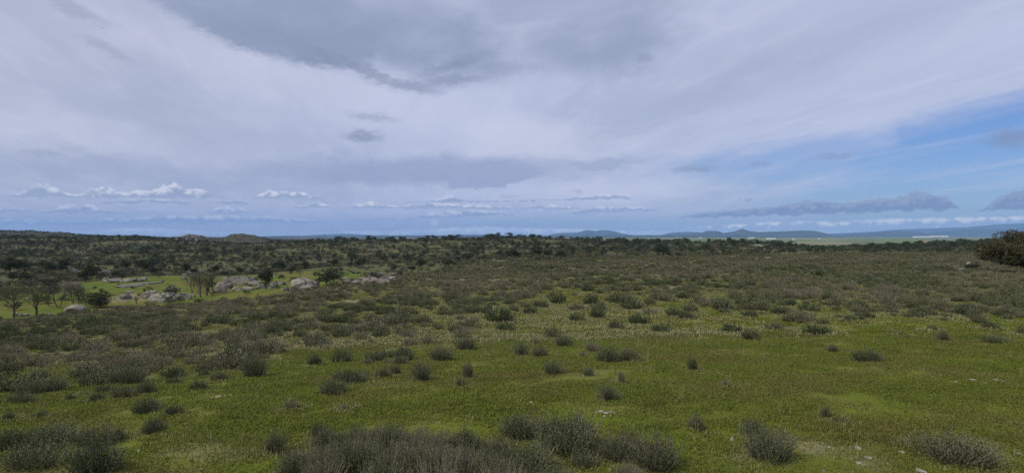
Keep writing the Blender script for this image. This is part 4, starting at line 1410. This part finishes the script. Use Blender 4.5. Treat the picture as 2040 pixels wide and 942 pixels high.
def real_oak(seed, W, D, H, n_lobe, per, leaf, mat):
    """a big evergreen oak modelled at true size, its crown reaching down to the scrub"""
    r = np.random.default_rng(seed)
    cs = []
    while len(cs) < n_lobe:
        p = r.uniform(-1, 1, 3)
        q = np.linalg.norm(p)
        if .55 < q < 1 and p[2] > -.6: cs.append(p)
    cs = np.array(cs) * [W / 2 * .86, D / 2 * .86, H / 2 * .86]; cs[:, 2] += H * .5
    rr = r.uniform(.05, .10, n_lobe) * W
    N = n_lobe * per; li = np.repeat(np.arange(n_lobe), per)
    q = unit(r.normal(0, 1, (N, 3)))
    c = cs[li] + q * rr[li][:, None] * (r.uniform(.3, 1., N) ** .4)[:, None] * [1, 1, .62] + r.normal(0, .05, (N, 3))
    c = c[c[:, 2] > 0]; N = len(c); q = q[:N]
    d = unit(q + r.normal(0, .8, (N, 3))); w = unit(np.cross(d, r.normal(0, 1, (N, 3))))
    v, f = quads(c, d, w, leaf * r.uniform(.5, 1.5, N), leaf * .6 * r.uniform(.6, 1.3, N))
    tm = []
    for k in range(3):
        b0 = r.normal(0, .3, 3) * [1, 1, 0]
        for e in cs[r.choice(n_lobe, 9, replace=False)]:
            m_ = b0 * .5 + e * .4 + [0, 0, .6]
            tm.append(tube([b0 - [0, 0, .3], b0 + [0, 0, .8], m_, e], [.38, .30, .18, .04], 6) + (0,))
    return make_mesh('crown_mesh', [(v, f, 0)], [M[mat]]), make_mesh('trunk_mesh', tm, [M['bark']], True)


def put_tree(x, y, w, h, src, label, group=None, name='oak_tree', cat='tree', rz=None, dz=0.0):
    t = empty(name, (x, y, float(height(x, y)) - .05 + dz), random.uniform(0, 6.28) if rz is None else rz, (w, w * random.uniform(.9, 1.1), h))
    tag(t, label, cat, group)
    mesh_obj('crown', src[0], t)
    mesh_obj('trunk', src[1], t)
    return t


TREES = [  # foot x, foot y, width, height, library, variant, least distance, name, description
 (652, 569, 50, 33, OAK, 0, 100, 'oak_tree', 'broad dark evergreen oak standing alone on the ridge beside the rock slabs'),
 (530, 577, 30, 42, OAK, 1, 100, 'oak_tree', 'dark green oak standing on the green strip in front of the long rock slab'),
 (200, 612, 54, 31, BUSH, 0, 100, 'oak_bush', 'wide low dark bush just behind the left ridge beside a domed boulder'),
 (28, 632, 62, 58, BARE, 1, 100, 'ash_tree', 'olive twiggy tree with a forked trunk at the far left of the pasture'),
 (74, 627, 56, 56, BARE, 3, 100, 'ash_tree', 'olive twiggy tree, second from the left border of the pasture'),
 (117, 613, 60, 52, BARE, 0, 120, 'ash_tree', 'large grey leafless tree in the middle of the left pasture'),
 (100, 598, 34, 44, OAK, 2, 120, 'oak_tree', 'dark oak standing behind the large grey leafless tree'),
 (135, 598, 40, 36, BARE, 2, 120, 'ash_tree', 'leafless grey tree right behind the large grey one'),
 (146, 603, 42, 40, BARE, 0, 120, 'ash_tree', 'leafless tree with a thin dark trunk left of the low dark bush'),
 (157, 608, 26, 34, BARE, 1, 120, 'ash_tree', 'small twiggy tree immediately left of the low dark bush'),
 (172, 608, 22, 36, BARE, 2, 120, 'ash_tree', 'thin twiggy tree with a double top at the left side of the low dark bush'),
 (171, 561, 34, 34, OAK, 3, 180, 'oak_tree', 'round dark oak in front of the pale flat rock in the left valley'),
 (52, 566, 24, 24, OAK, 4, 180, 'oak_tree', 'dark oak in the left valley beside a second one nearer the border'),
 (25, 561, 18, 20, OAK, 2, 180, 'oak_tree', 'dark oak nearest the left border of the valley'),
 (20, 545, 40, 32, OAK, 0, 200, 'oak_tree', 'wide dark oak of the dark row at the left border'),
 (50, 545, 38, 28, OAK, 1, 200, 'oak_tree', 'second wide dark oak of the dark row at the left'),
 (93, 549, 34, 30, OAK, 2, 200, 'oak_tree', 'dark oak with visible trunk left of a wider one in the valley'),
 (122, 545, 38, 30, OAK, 3, 200, 'oak_tree', 'wide dark oak right of the one with visible trunk'),
 (45, 572, 20, 18, BARE, 3, 180, 'ash_tree', 'pale olive tree between the two small dark oaks of the left valley'),
 (110, 562, 34, 26, BARE, 1, 180, 'ash_tree', 'olive tree in front of the wide dark oak'),
 (70, 552, 40, 22, BARE, 3, 200, 'ash_tree', 'low olive tree left of the dark oak with visible trunk'),
 (250, 537, 20, 18, OAK, 4, 260, 'oak_tree', 'dark oak above the grey flat slab'),
 (290, 538, 42, 22, OAK, 0, 260, 'oak_tree', 'large dark oak behind the rocky hump in the valley'),
 (308, 547, 30, 16, OAK, 1, 240, 'oak_tree', 'dark oak at the back edge of the green pasture'),
 (369, 546, 20, 22, OAK, 2, 240, 'oak_tree', 'dark oak at the right end of the pasture'),
 (385, 545, 34, 26, BARE, 0, 240, 'ash_tree', 'grey brown leafless tree behind the row of bare trees'),
 (382, 583, 40, 42, BARE, 0, 140, 'ash_tree', 'leftmost tree of the thin leafless row beside the rock slab'),
 (396, 586, 36, 40, BARE, 2, 140, 'ash_tree', 'second tree of the thin leafless row beside the rock slab'),
 (400, 592, 40, 46, BARE, 1, 140, 'ash_tree', 'nearest and tallest tree of the thin leafless row'),
 (412, 588, 38, 42, BARE, 3, 140, 'ash_tree', 'fourth tree of the thin leafless row with a yellowish crown'),
 (427, 584, 40, 42, BARE, 2, 140, 'ash_tree', 'rightmost tree of the thin leafless row'),
 (598, 556, 18, 30, BARE, 1, 160, 'ash_tree', 'narrow yellowish tree rising behind the broken rocks'),
 (258, 550, 60, 18, BARE, 0, 200, 'bare_bush', 'wide brown leafless scrub growing on the rocky hump'),
 (235, 549, 30, 14, BARE, 2, 200, 'bare_bush', 'small brown leafless scrub at the left end of the rocky hump'),
 (287, 586, 6, 12, OAKF, 1, 180, 'juniper', 'small dark upright bush beside the rock pile'),
 (272, 606, 12, 18, BARE, 3, 120, 'sapling', 'thin sapling in the green strip below the rock pile'),
 (1938, 537, 26, 12, BUSH, 1, 90, 'oak_bush', 'low dark green bush between the pale dome rock and the big oak'),
]
for (px, py, w, h, lib, v_, um, nm, lab) in TREES:
    x, y, z = at(px, py, um)
    put_tree(x, y, w * y / F, h * y / F, lib[v_], lab, None, nm, 'bush' if 'bush' in nm or nm == 'juniper' else 'tree')

# the big oak cut by the right border
r_ = np.random.default_rng(5)
bx, by, bz = at(2062, 545, 80, 120)
s_ = by / F
big = put_tree(bx, by, 1, 1, real_oak(501, 226 * s_, 200 * s_, 92 * s_, 120, 330, .27, 'oak_near'), 'big dark brown green oak cut by the right border', None, 'oak_tree', 'tree', .4)
big.scale = (1, 1, 1)

# --- woods of the valley and of the hills
def thin(x, y, dmin):
    order = np.argsort(y); grid = {}; sel = []
    for i in order:
        d = dmin; a = (int(x[i] // d), int(y[i] // d)); ok = True
        for p in (-1, 0, 1):
            for q in (-1, 0, 1):
                for (X_, Y_) in grid.get((a[0] + p, a[1] + q), ()):
                    if (X_ - x[i]) ** 2 + (Y_ - y[i]) ** 2 < d * d: ok = False
        if ok:
            grid.setdefault(a, []).append((x[i], y[i])); sel.append(i)
    return np.array(sel)


wx, wy, wpx = (np.concatenate(q_) for q_ in zip(sector(20000, 240, 1500), sector(9000, 1500, 3600, -160, 640)))
W_ = wood_field(wx, wy)
dn = fnoise(wx, wy, 150., 51, 3)
dense = np.interp(wpx, [0, 500, 800, 1000, 1300, 1600, 2040], [.55, .42, .50, .68, .85, .8, .85]) * np.interp(wy, [240, 400, 700, 1100], [.45, .7, 1.0, 1.3])
kp = rng.uniform(0, 1, len(wx)) < np.clip(W_ * dense * (.55 + 1.05 * dn), 0, 1)
kp &= ~((wpx > 335) & (wpx < 520) & (wy > 1900) & (wy < 2700))
kp &= ~((wpx > 1488) & (wpx < 1536) & (wy > 560) & (wy < 1080))
wx, wy, wpx = wx[kp], wy[kp], wpx[kp]
s_ = thin(wx, wy, 5.2); wx, wy, wpx = wx[s_], wy[s_], wpx[s_]
v_ = visible(wx, wy, 5., 2.0); wx, wy, wpx = wx[v_], wy[v_], wpx[v_]
o_ = np.argsort(wy); wx, wy, wpx = wx[o_], wy[o_], wpx[o_]
n = len(wx)
ww = (rng.gamma(4.2, .92, n).clip(1.6, 8.0)) * np.where(wy > 1500, .9, np.where((wy > 800) & (wpx > 640), 1.25, 1.)); wh = ww * rng.uniform(.62, .95, n)
vis2 = visible(wx, wy, wh * .7, 0) & (wpx > 0) & (wpx < 2040)
rank = np.where(vis2)[0]
size_px = ww[rank] / wy[rank]
rank = rank[np.argsort(-size_px)][:262]
solo = np.zeros(n, bool); solo[rank] = True
for i in np.where(solo)[0]:
    p_ = wpx[i]; far_ = wy[i] > 620
    plc = ('the left border' if p_ < 200 else 'the rocky hump' if p_ < 400 else 'the long rock slab' if p_ < 640 else 'the pink slabs' if p_ < 880 else 'the central brow' if p_ < 1120 else
           'the right brow' if p_ < 1440 else 'the hill with the track' if p_ < 1600 else 'the green plain')
    lab = ('small dark oak near the top of the woods above ' if far_ else 'dark oak low in the woods behind ') + plc
    if plc == 'the green plain': lab = 'dark oak of the right woods in front of the green plain'
    gr = lab.replace('oak', 'oaks')
    put_tree(float(wx[i]), float(wy[i]), float(ww[i]), float(wh[i]), (OAK if wy[i] < 420 else OAKF)[i % 5], lab, gr)
q = ~solo
print('wood oaks', n, 'solo', solo.sum())
joined = []
def merged(lib, name):
    out = []
    for cm_, tm_ in lib:
        me = bpy.data.meshes.new(name)
        import bmesh
        bm = bmesh.new(); bm.from_mesh(cm_); nf = len(bm.faces); bm.from_mesh(tm_)
        bm.faces.ensure_lookup_table()
        for k_ in range(nf, len(bm.faces)): bm.faces[k_].material_index = 1
        bm.to_mesh(me); bm.free()
        me.materials.append(cm_.materials[0]); me.materials.append(tm_.materials[0])
        out.append(me)
    return out
oaksrc = sources(merged(OAKF, 'oak_mesh'), 'wood_oak')
scrsrc = sources(merged(SCR, 'scrub_mesh') + merged(BAREF, 'bare_mesh'), 'wood_scrub')
n = q.sum()
instancer('woodland', np.stack([wx[q], wy[q], height(wx[q], wy[q]) - .1], -1), yaw(n), np.stack([ww[q], ww[q], wh[q]], -1), rng.integers(0, 5, n), oaksrc,
          'countless further oaks of the woods rolling to the skyline', 'woodland')
# grey green and brownish scrub between the oaks
sx_, sy_, spx = (np.concatenate(q_) for q_ in zip(sector(6000, 118, 240, -100, 830), sector(105000, 240, 1500), sector(34000, 1500, 3900, -160, 640)))
W_ = wood_field(sx_, sy_)
W_ = np.maximum(W_, .035 * ((sy_ > 118) & (spx < 830)))
dn = fnoise(sx_, sy_, 60., 55, 3); dn2 = fnoise(sx_, sy_, 210., 56, 2)
kp = rng.uniform(0, 1, len(sx_)) < np.clip(W_ * (.62 + .6 * dn + .25 * dn2), 0, 1)
kp &= ~((spx > 1490) & (spx < 1535) & (sy_ > 600) & (sy_ < 1060))
kp &= ~((spx > 350) & (spx < 415) & (sy_ > 1950) & (sy_ < 2450))
sx_, sy_, spx, dn2 = sx_[kp], sy_[kp], spx[kp], dn2[kp]
v_ = visible(sx_, sy_, 3., 2.0); sx_, sy_, spx, dn2 = sx_[v_], sy_[v_], spx[v_], dn2[v_]
n = len(sx_)
sw = rng.gamma(6, .37, n).clip(.9, 5.2) * np.where(sy_ > 1500, 1.1, 1.); sh = sw * rng.uniform(.45, .8, n)
kind_i = np.where(rng.uniform(0, 1, n) < .72, rng.integers(0, 4, n), 4 + rng.integers(0, 2, n))
instancer('scrub', np.stack([sx_, sy_, height(sx_, sy_) - .1], -1), yaw(n), np.stack([sw, sw, sh], -1), kind_i, scrsrc,
          'grey green and brownish scrub filling the gaps between the oaks', 'scrub')
print('scrub', n)
# scrub and oaks on the left skyline hills: far off and only a dark stubble
# ------------------------------------------------------------------ rocks
def ico(sub):
    import bmesh
    bm = bmesh.new(); bmesh.ops.create_icosphere(bm, subdivisions=sub, radius=1.0)
    v = np.array([q_.co[:] for q_ in bm.verts]); f = np.array([[w.index for w in p.verts] for p in bm.faces])
    bm.free(); return v, f
ICO = {3: ico(3), 4: ico(4), 5: ico(5)}


def boulder_mesh(seed, sx, sy, sz, mat, sub=4, flat=0., rough=.16, cut=.35):
    v, f = ICO[sub]
    v = v.copy()
    r = np.random.default_rng(seed)
    dsp = np.zeros(len(v))
    for fr, am in ((1.2, 1.), (2.3, .6), (4.5, .34), (9, .18), (17, .09)):
        for _ in range(4):
            k = unit(r.normal(0, 1, 3)) * fr * 1.6
            dsp += am * np.sin(v @ k + r.uniform(0, 6.28)) / 2
    v = v * (1 + rough * dsp)[:, None]
    # weathered joints: flatten against a few planes
    for _ in range(5):
        nrm = unit(r.normal(0, 1, 3) * [1, 1, .6]); lim = r.uniform(.62, .9)
        dd = v @ nrm
        v = v - nrm * np.maximum(dd - lim, 0)[:, None] * .85
    if flat:
        v[:, 2] = np.sign(v[:, 2]) * np.abs(v[:, 2]) ** (1 + flat) if flat < 0 else np.where(v[:, 2] > .45, .45 + (v[:, 2] - .45) * (1 - flat), v[:, 2])
    v[:, 2] = np.where(v[:, 2] < -cut, -cut, v[:, 2])
    v[:, 2] -= -cut
    v[:, 2] /= max(v[:, 2].max(), 1e-6)
    v[:, :2] /= np.abs(v[:, :2]).max()
    return make_mesh('rock_mesh', [(v * [sx, sy, sz], f, 0)], [M[mat]], True)


def put_rock(px, py, wpx, hpx, label, mat='granite', umin=90, umax=1e9, depth=1.0, flat=.3, name='boulder', cat='rock', group=None, seed=None, rz=0., sub=4, sink=.08, rough=.16):
    x, y, z = at(px, py, umin, umax)
    s = y / F
    me = boulder_mesh(seed if seed is not None else int(px * 7 + py), wpx * s / 2, wpx * s / 2 * depth, hpx * s * (1 + sink * 2), mat, sub, flat, rough)
    if wpx > 14:                                   # the foot of the rock follows the ground
        co = np.zeros(len(me.vertices) * 3, np.float32); me.vertices.foreach_get('co', co); co = co.reshape(-1, 3)
        xx, yy = co[:, 0] * math.cos(rz) - co[:, 1] * math.sin(rz), co[:, 0] * math.sin(rz) + co[:, 1] * math.cos(rz)
        co[:, 2] += (height(x + xx, y + yy) - z) * (.95 if flat >= .5 else .6)
        me.vertices.foreach_set('co', co.ravel()); me.update()
    o = mesh_obj(name, me)
    o.location = (x, y, z - hpx * s * sink); o.rotation_euler = (0, 0, rz)
    return tag(o, label, cat, group)


ROCKS = [
 (152, 624, 46, 17, 'pale domed boulder half hidden by the left ridge', 'granite', 72, .9, .0),
 (251, 595, 27, 11, 'grey rounded boulder alone in the left pasture', 'granite_grey', 150, .8, .1),
 (322, 601, 62, 17, 'largest pale boulder of the pile at the edge of the pasture', 'granite', 110, .5, .1),
 (291, 593, 22, 13, 'lichen covered rock at the left end of the pile', 'granite', 110, .7, .1),
 (306, 588, 20, 10, 'small rock in the upper left of the pile', 'granite', 110, .7, .1),
 (340, 592, 28, 10, 'grey rock on the upper side of the pile', 'granite_grey', 110, .7, .1),
 (337, 581, 7, 8, 'small bright pointed rock on top of the pile', 'granite', 110, .9, .0),
 (354, 596, 24, 10, 'grey rock in the right half of the pile', 'granite_grey', 110, .7, .1),
 (363, 591, 22, 8, 'flat pale rock towards the right end of the pile', 'granite', 110, .7, .1),
 (375, 596, 16, 11, 'bright blocky rock near the right end of the pile', 'granite', 110, .7, .1),
 (384, 592, 12, 6, 'last small rock at the right end of the pile', 'granite', 110, .7, .1),
 (345, 585, 16, 8, 'dark rock behind the pile', 'granite_grey', 110, .7, .1),
 (313, 597, 20, 9, 'low rock leaning on the largest pale boulder', 'granite', 110, .7, .1),
 (268, 568, 84, 2.6, 'flat grey rock sheet lying in the green pasture', 'granite_grey', 160, 1.6, .8),
 (258, 582, 18, 2.2, 'small flat pale slab on brownish grass below the rock sheet', 'granite_pink', 160, 1.2, .8),
 (212, 560, 22, 7, 'leftmost rock of the rocky hump', 'granite', 180, .7, .1),
 (232, 561, 30, 7, 'second rock of the rocky hump from the left', 'granite_grey', 180, .7, .1),
 (252, 561, 30, 7, 'middle rock of the rocky hump', 'granite_pink', 180, .7, .1),
 (272, 560, 26, 7, 'fourth rock of the rocky hump', 'granite_grey', 180, .7, .1),
 (287, 559, 20, 7, 'rightmost rock of the rocky hump', 'granite_pink', 180, .7, .1),
 (144, 543, 30, 7, 'pale flat rock behind the round dark oak', 'granite', 240, .8, .7),
 (203, 545, 46, 8, 'long grey rock right of the round dark oak', 'granite_grey', 240, .8, .5),
 (56, 596, 16, 4, 'low pale rock in the brown grass on the far left', 'granite', 150, .8, .4),
 (32, 629, 12, 7, 'pale rock at the foot of the forked tree', 'granite', 90, .8, .1),
 (41, 630, 10, 6, 'small pale rock right of the forked tree foot', 'granite', 90, .8, .1),
 (52, 629, 14, 5, 'flat pale rock between the two left trees', 'granite', 90, .8, .2),
 (98, 626, 10, 2.5, 'tiny pale rock on the green strip right of the second tree', 'granite', 90, .8, .4),
 (152, 571, 12, 7, 'grey rock left of the open pasture', 'granite_grey', 160, .8, .1),
 (321, 563, 10, 6, 'small pale rock standing in the open pasture', 'granite', 180, .8, .1),
 (368, 549, 11, 4, 'pale flat rock at the back corner of the pasture', 'granite', 200, .8, .3),
 (366, 556, 14, 5, 'pale low rock in front of the back corner of the pasture', 'granite_pink', 200, .8, .2),
 (478, 566, 82, 15, 'long smooth grey rock slab with a dark undercut edge', 'granite_grey', 150, .35, .5),
 (448, 574, 44, 13, 'rough pale rock left below the long slab', 'granite_pink', 150, .5, .3),
 (436, 582, 38, 8, 'low grey rock behind the leafless row', 'granite_grey', 140, .5, .3),
 (505, 568, 30, 8, 'small pale rock at the right tip of the long slab', 'granite', 150, .5, .2),
 (472, 579, 30, 7, 'brownish rock of the lower ledge', 'granite_pink', 145, .5, .3),
 (495, 578, 34, 8, 'mossy rock in the middle of the lower ledge', 'granite', 145, .5, .3),
 (520, 575, 26, 9, 'grey rock at the foot of the dark green oak', 'granite_grey', 145, .5, .2),
 (543, 573, 24, 12, 'grey upright rock right of the dark green oak', 'granite_grey', 145, .6, .1),
 (560, 568, 24, 8, 'dark wedge shaped rock right of the ledge', 'granite_grey', 150, .6, .3),
 (600, 578, 52, 23, 'big rounded boulder at the left end of the ridge rocks', 'granite', 95, .7, .2),
 (622, 574, 34, 16, 'dark pinkish boulder joined to the big rounded one', 'granite_pink', 95, .7, .2),
 (612, 577, 40, 9, 'pale low rock below the two joined boulders', 'granite', 90, .5, .2),
 (572, 580, 9, 11, 'thin leaning splinter of rock left of the big boulder', 'granite', 100, .7, .0),
 (564, 580, 10, 6, 'small broken rock at the end of the splinters', 'granite', 100, .7, .0),
 (693, 567, 22, 11, 'blocky grey rock at the left end of the pink slabs', 'granite', 95, .7, .2),
 (715, 566, 44, 12, 'dark slanting rock in the left part of the pink slabs', 'granite_grey', 95, .6, .3),
 (688, 557, 18, 5, 'pale low rock above the left end of the pink slabs', 'granite', 110, .8, .3),
 (742, 566, 56, 14, 'pink grey slab in the middle of the ridge rocks', 'granite_pink', 92, .6, .4),
 (745, 552, 50, 9, 'grey back slab behind the pink ones', 'granite_grey', 105, .8, .3),
 (772, 561, 50, 11, 'pink slab rising to the right', 'granite_pink', 92, .7, .4),
 (790, 552, 56, 9, 'long pale pink slab reaching the brow', 'granite_pink', 100, .8, .5),
 (762, 563, 16, 2.5, 'small white flat rock in front of the pink slabs', 'granite', 85, .7, .4),
 (1930, 531, 12, 10, 'pale dome shaped rock left of the big oak', 'granite', 95, .9, .0),
 (1896, 536, 34, 5, 'flat purplish rock left of the pale dome', 'granite_pink', 90, .7, .5),
 (1915, 539, 22, 5, 'dark flat rock below the pale dome', 'granite_grey', 80, .7, .5),
 (1952, 535, 6, 6, 'tiny white rock at the left foot of the big oak', 'granite', 80, .8, .0),
 (1508, 519, 20, 4.5, 'left pale rock of the outcrop on the second slope', 'granite_pink', 140, .8, .4),
 (1533, 517, 18, 5, 'right pale rock of the outcrop on the second slope', 'granite_pink', 140, .8, .4),
 (1462, 512, 12, 2.5, 'small pale rock left of the outcrop on the second slope', 'granite', 140, .8, .4),
]
for (px, py, w, h, lab, mt, um, dp, fl) in ROCKS:
    put_rock(px, py, w, h, lab, mt, um, 1e9, dp, fl, sub=4 if w > 18 else 3, rz=random.uniform(-.2, .2))

# the boulder hill on the skyline
rr = np.random.default_rng(12)
for i in range(46):
    px = rr.normal(381, 19); t_ = abs(px - 382) / 62
    top = 468.5 + 9 * t_ ** 1.3; py = rr.uniform(top + 1.5, 482)
    _, u, _z = at(round(px / 3) * 3, py, 1500, 2400)
    s = u / F
    w = rr.uniform(3.5, 9.) * (1 if py > top + 3 else 1.15)
    o = mesh_obj('boulder', boulder_mesh(900 + i, w * s / 2, w * s / 2, rr.uniform(.55, .9) * w * s, 'granite' if rr.random() < .2 else 'granite_grey', 3, .0, .2))
    o.location = (u * (px - CX) / F, u, float(height(u * (px - CX) / F, u)) - 1.5)
    tag(o, 'huge rounded granite boulder piled on the small rocky hill of the left skyline', 'rock', 'boulders of the rocky skyline hill')
for px, w, u_, lab in ((467, 4, 2300, 'left dark knob on top of the brown hill of the skyline'), (478, 7, 2300, 'right wider dark knob on top of the brown hill of the skyline'),
                       (403, 5, 2300, 'dark knob at the right end of the boulder hill'), (345, 5, 2300, 'dark knob at the left end of the boulder hill')):
    s = u_ / F
    o = mesh_obj('boulder', boulder_mesh(int(px), w * s / 2, w * s / 2, 3.0 * s, 'granite_grey', 3, .1, .2))
    yv = {467: 468, 478: 468.5, 403: 470, 345: 473}[px]
    o.location = (u_ * (px - CX) / F, u_, -u_ * (yv - CY) / F - 3); tag(o, lab, 'rock')

# pale stones lying in the grass
STONES = [(424, 792, 9), (436, 790, 15), (447, 788, 8), (461, 787, 10), (472, 788, 6), (739, 826, 9), (776, 822, 9), (876, 840, 6), (975, 765, 8), (1036, 798, 6), (1058, 801, 12), (1067, 802, 7),
          (1188, 822, 10), (1199, 819, 16), (1208, 823, 18), (1217, 820, 12), (1224, 822, 8), (1205, 828, 10), (1232, 829, 6), (1400, 744, 12), (1388, 739, 7), (1432, 742, 8), (1438, 746, 7), (1427, 741, 5),
          (1905, 760, 12), (1933, 756, 17), (1962, 763, 13), (1983, 757, 14), (1998, 759, 10), (1458, 874, 18), (1706, 892, 20), (1653, 890, 11), (1732, 912, 22), (1712, 922, 15), (1766, 922, 8), (1797, 901, 20),
          (1835, 938, 30), (1640, 937, 8), (1884, 935, 12), (240, 903, 12), (276, 898, 14), (226, 897, 6), (2030, 903, 14), (1780, 872, 9), (604, 795, 6)]
for i, (px, py, w) in enumerate(STONES):
    x, y, z = at(px, py, 6)
    s = y / F
    o = mesh_obj('stone', boulder_mesh(1200 + i, w * s * .40, w * s * .55, w * s * .15 + .012, 'stone_pale', 3, .5, .28))
    o.location = (x, y, z - .004); o.rotation_euler = (0, 0, random.uniform(-.6, .6))
    grp = 'stones on the left grass' if px < 700 else 'stones on the central grass' if px < 1300 else 'stones above the lower right corner' if py > 850 else 'stones on the right grass'
    tag(o, {'stones on the left grass': 'pale flat stone lying in the grass on the left', 'stones on the central grass': 'pale flat stone lying in the grass near the middle',
            'stones above the lower right corner': 'pale flat stone in the straw litter towards the lower right corner', 'stones on the right grass': 'pale flat stone lying in the grass on the right'}[grp], 'stone', grp)

# ------------------------------------------------------------------ track on the wooded hill
tr = [(1496, 484.6), (1503, 485.6), (1510, 487), (1517, 488.5), (1522, 490), (1526, 491.8), (1527, 493.4), (1525, 494.8), (1521, 495.6)]
pts = []
for px, py in tr:
    u = at(px, py + 1.5, 500, 1150)[1]
    pts.append((u * (px - CX) / F, u))
pts = np.array(pts)
t = np.linspace(0, len(pts) - 1, 60)
xs = np.interp(t, range(len(pts)), pts[:, 0]); ys = np.interp(t, range(len(pts)), pts[:, 1])
tg = unit(np.stack([np.gradient(xs), np.gradient(ys)], -1)); nrm = np.stack([-tg[:, 1], tg[:, 0]], -1)
rows_ = []
for k_ in (-1, -.5, 0, .5, 1):
    X_ = xs + nrm[:, 0] * 3.2 * k_; Y_ = ys + nrm[:, 1] * 3.2 * k_
    rows_.append(np.stack([X_, Y_, height(X_, Y_) + .35], -1))
v = np.stack(rows_, 1).reshape(-1, 3)
i = np.arange(59)[:, None] * 5; j = np.arange(4)[None, :]
f = np.stack([i + j, i + j + 1, i + 5 + j + 1, i + 5 + j], -1).reshape(-1, 4)
tag(mesh_obj('track', make_mesh('track', [(v, f, 0)], [M['stone_pale']], True)), 'pale dirt track bending over the wooded hill', 'track', kind='structure')

# ------------------------------------------------------------------ buildings of the plain
def box(cx, cy_, cz, sx, sy, sz):
    v = np.array([[x, y, z] for x in (-.5, .5) for y in (-.5, .5) for z in (0, 1)]) * [sx, sy, sz] + [cx, cy_, cz]
    f = np.array([[0, 1, 3, 2], [4, 6, 7, 5], [0, 4, 5, 1], [2, 3, 7, 6], [1, 5, 7, 3], [0, 2, 6, 4]])
    return v, f


def shed(px, py, u, length, wid, hgt, label, name='greenhouse', bays=6, mat='white', roof='white', group=None, ridge_h=.35):
    """a long low building: walls, a pitched roof and a row of doors"""
    x = u * (px - CX) / F; z = float(height(x, u))
    z = max(z, -u * (py - CY) / F - hgt * .8)
    e = empty(name, (x, u, z))
    tag(e, label, 'building', group)
    parts = [box(0, 0, -2, length, wid, hgt + 2) + (0,)]
    mesh_obj('walls', make_mesh('walls', parts, [M[mat]]), e)
    rv, rf = [], []
    for k_ in range(bays):
        y0 = -wid / 2 + k_ * wid / bays; y1 = y0 + wid / bays; ym = (y0 + y1) / 2; L = length / 2 + .4
        b = len(rv) * 1
        q_ = [(-L, y0, hgt + .02), (-L, y1, hgt + .02), (-L, ym, hgt * (1 + ridge_h)), (L, y0, hgt + .02), (L, y1, hgt + .02), (L, ym, hgt * (1 + ridge_h))]
        b = len(rv); rv += q_
        rf += [(b, b + 3, b + 5, b + 2), (b + 2, b + 5, b + 4, b + 1), (b, b + 2, b + 1, b + 1), (b + 3, b + 4, b + 5, b + 5)]
    rv = np.array(rv); rf4 = np.array([f_ for f_ in rf if f_[2] != f_[3]]); rf3 = np.array([f_[:3] for f_ in rf if f_[2] == f_[3]])
    mesh_obj('roof', make_mesh('roof', [(rv, rf4, 0), (rv, rf3, 0)], [M[roof]]), e)
    nd = max(2, int(length / 60))
    dp = [box(-length / 2 + (k_ + .5) * length / nd, -wid / 2 - .05, 0, 4, .2, hgt * .6) + (0,) for k_ in range(nd)]
    for v_, f_, m_ in dp[:6]:
        mesh_obj('door', make_mesh('door', [(v_, f_, 0)], [M['window_dark']]), e)
    return e


shed(1836, 471.5, 8600, 190, 60, 7, 'left one of the long white greenhouses below the blue hills', bays=3)
shed(1871, 470.6, 9000, 210, 60, 8, 'right one of the long white greenhouses below the blue hills', bays=3)
shed(1536, 475.2, 7000, 90, 24, 6, 'long white farm shed on the green plain right of the wooded hill', 'farm_shed', 2)
shed(1581, 475.5, 7000, 26, 16, 7, 'small white farm house on the green plain', 'farm_house', 1, roof='rooftile')
shed(1632, 474.5, 7500, 22, 16, 7, 'small farm house furthest right on the green plain', 'farm_house', 1, roof='rooftile')
shed(1497, 473.2, 8000, 60, 24, 9, 'group like white farm building left of the long shed', 'farm_house', 2, roof='rooftile')
shed(1349, 473.6, 8200, 24, 16, 8, 'white house alone on the plain below the pale low mountain', 'farm_house', 1, roof='rooftile')
shed(1395, 473.0, 8600, 28, 16, 8, 'white house on the plain left of the pointed peak', 'farm_house', 1, roof='rooftile')
shed(1848, 483.5, 1250, 16, 9, 5, 'small pale farm house among the trees of the right wooded ridge', 'farm_house', 1, roof='rooftile')

# ------------------------------------------------------------------ a bird, high on the left
def bird(px, py, u, span, label):
    s = span
    e = empty('bird', (u * (px - CX) / F, u, -u * (py - CY) / F), .6)
    tag(e, label, 'bird')
    T = np.linspace(-.5, .5, 9)
    bv, bf = tube([(t_ * .45 * s, 0, .0) for t_ in T], [.03 * s * (1 - (abs(t_) * 1.9) ** 2 + .1) for t_ in T], 8)
    mesh_obj('body', make_mesh('body', [(bv, bf, 0)], [M['bird']], True), e)
    for sg in (-1, 1):
        wv = np.array([(.08, .02 * sg, 0), (.06, .25 * sg, .06), (-.02, .5 * sg, .03), (-.10, .27 * sg, .05), (-.09, .02 * sg, 0)]) * s
        lo_ = wv - [0, 0, .012 * s]
        allv = np.concatenate([wv, lo_])
        f5 = np.array([[0, 1, 3, 4], [5, 9, 8, 6]]); f3 = np.array([[1, 2, 3], [6, 8, 7]])
        rim = np.array([[k_, (k_ + 1) % 5, (k_ + 1) % 5 + 5, k_ + 5] for k_ in range(5)])
        mesh_obj('wing', make_mesh('wing', [(allv, np.concatenate([f5, rim]), 0), (allv, f3, 0)], [M['bird']]), e)


bird(204.5, 56.5, 420, 1.6, 'small dark bird soaring high in the upper left of the sky')
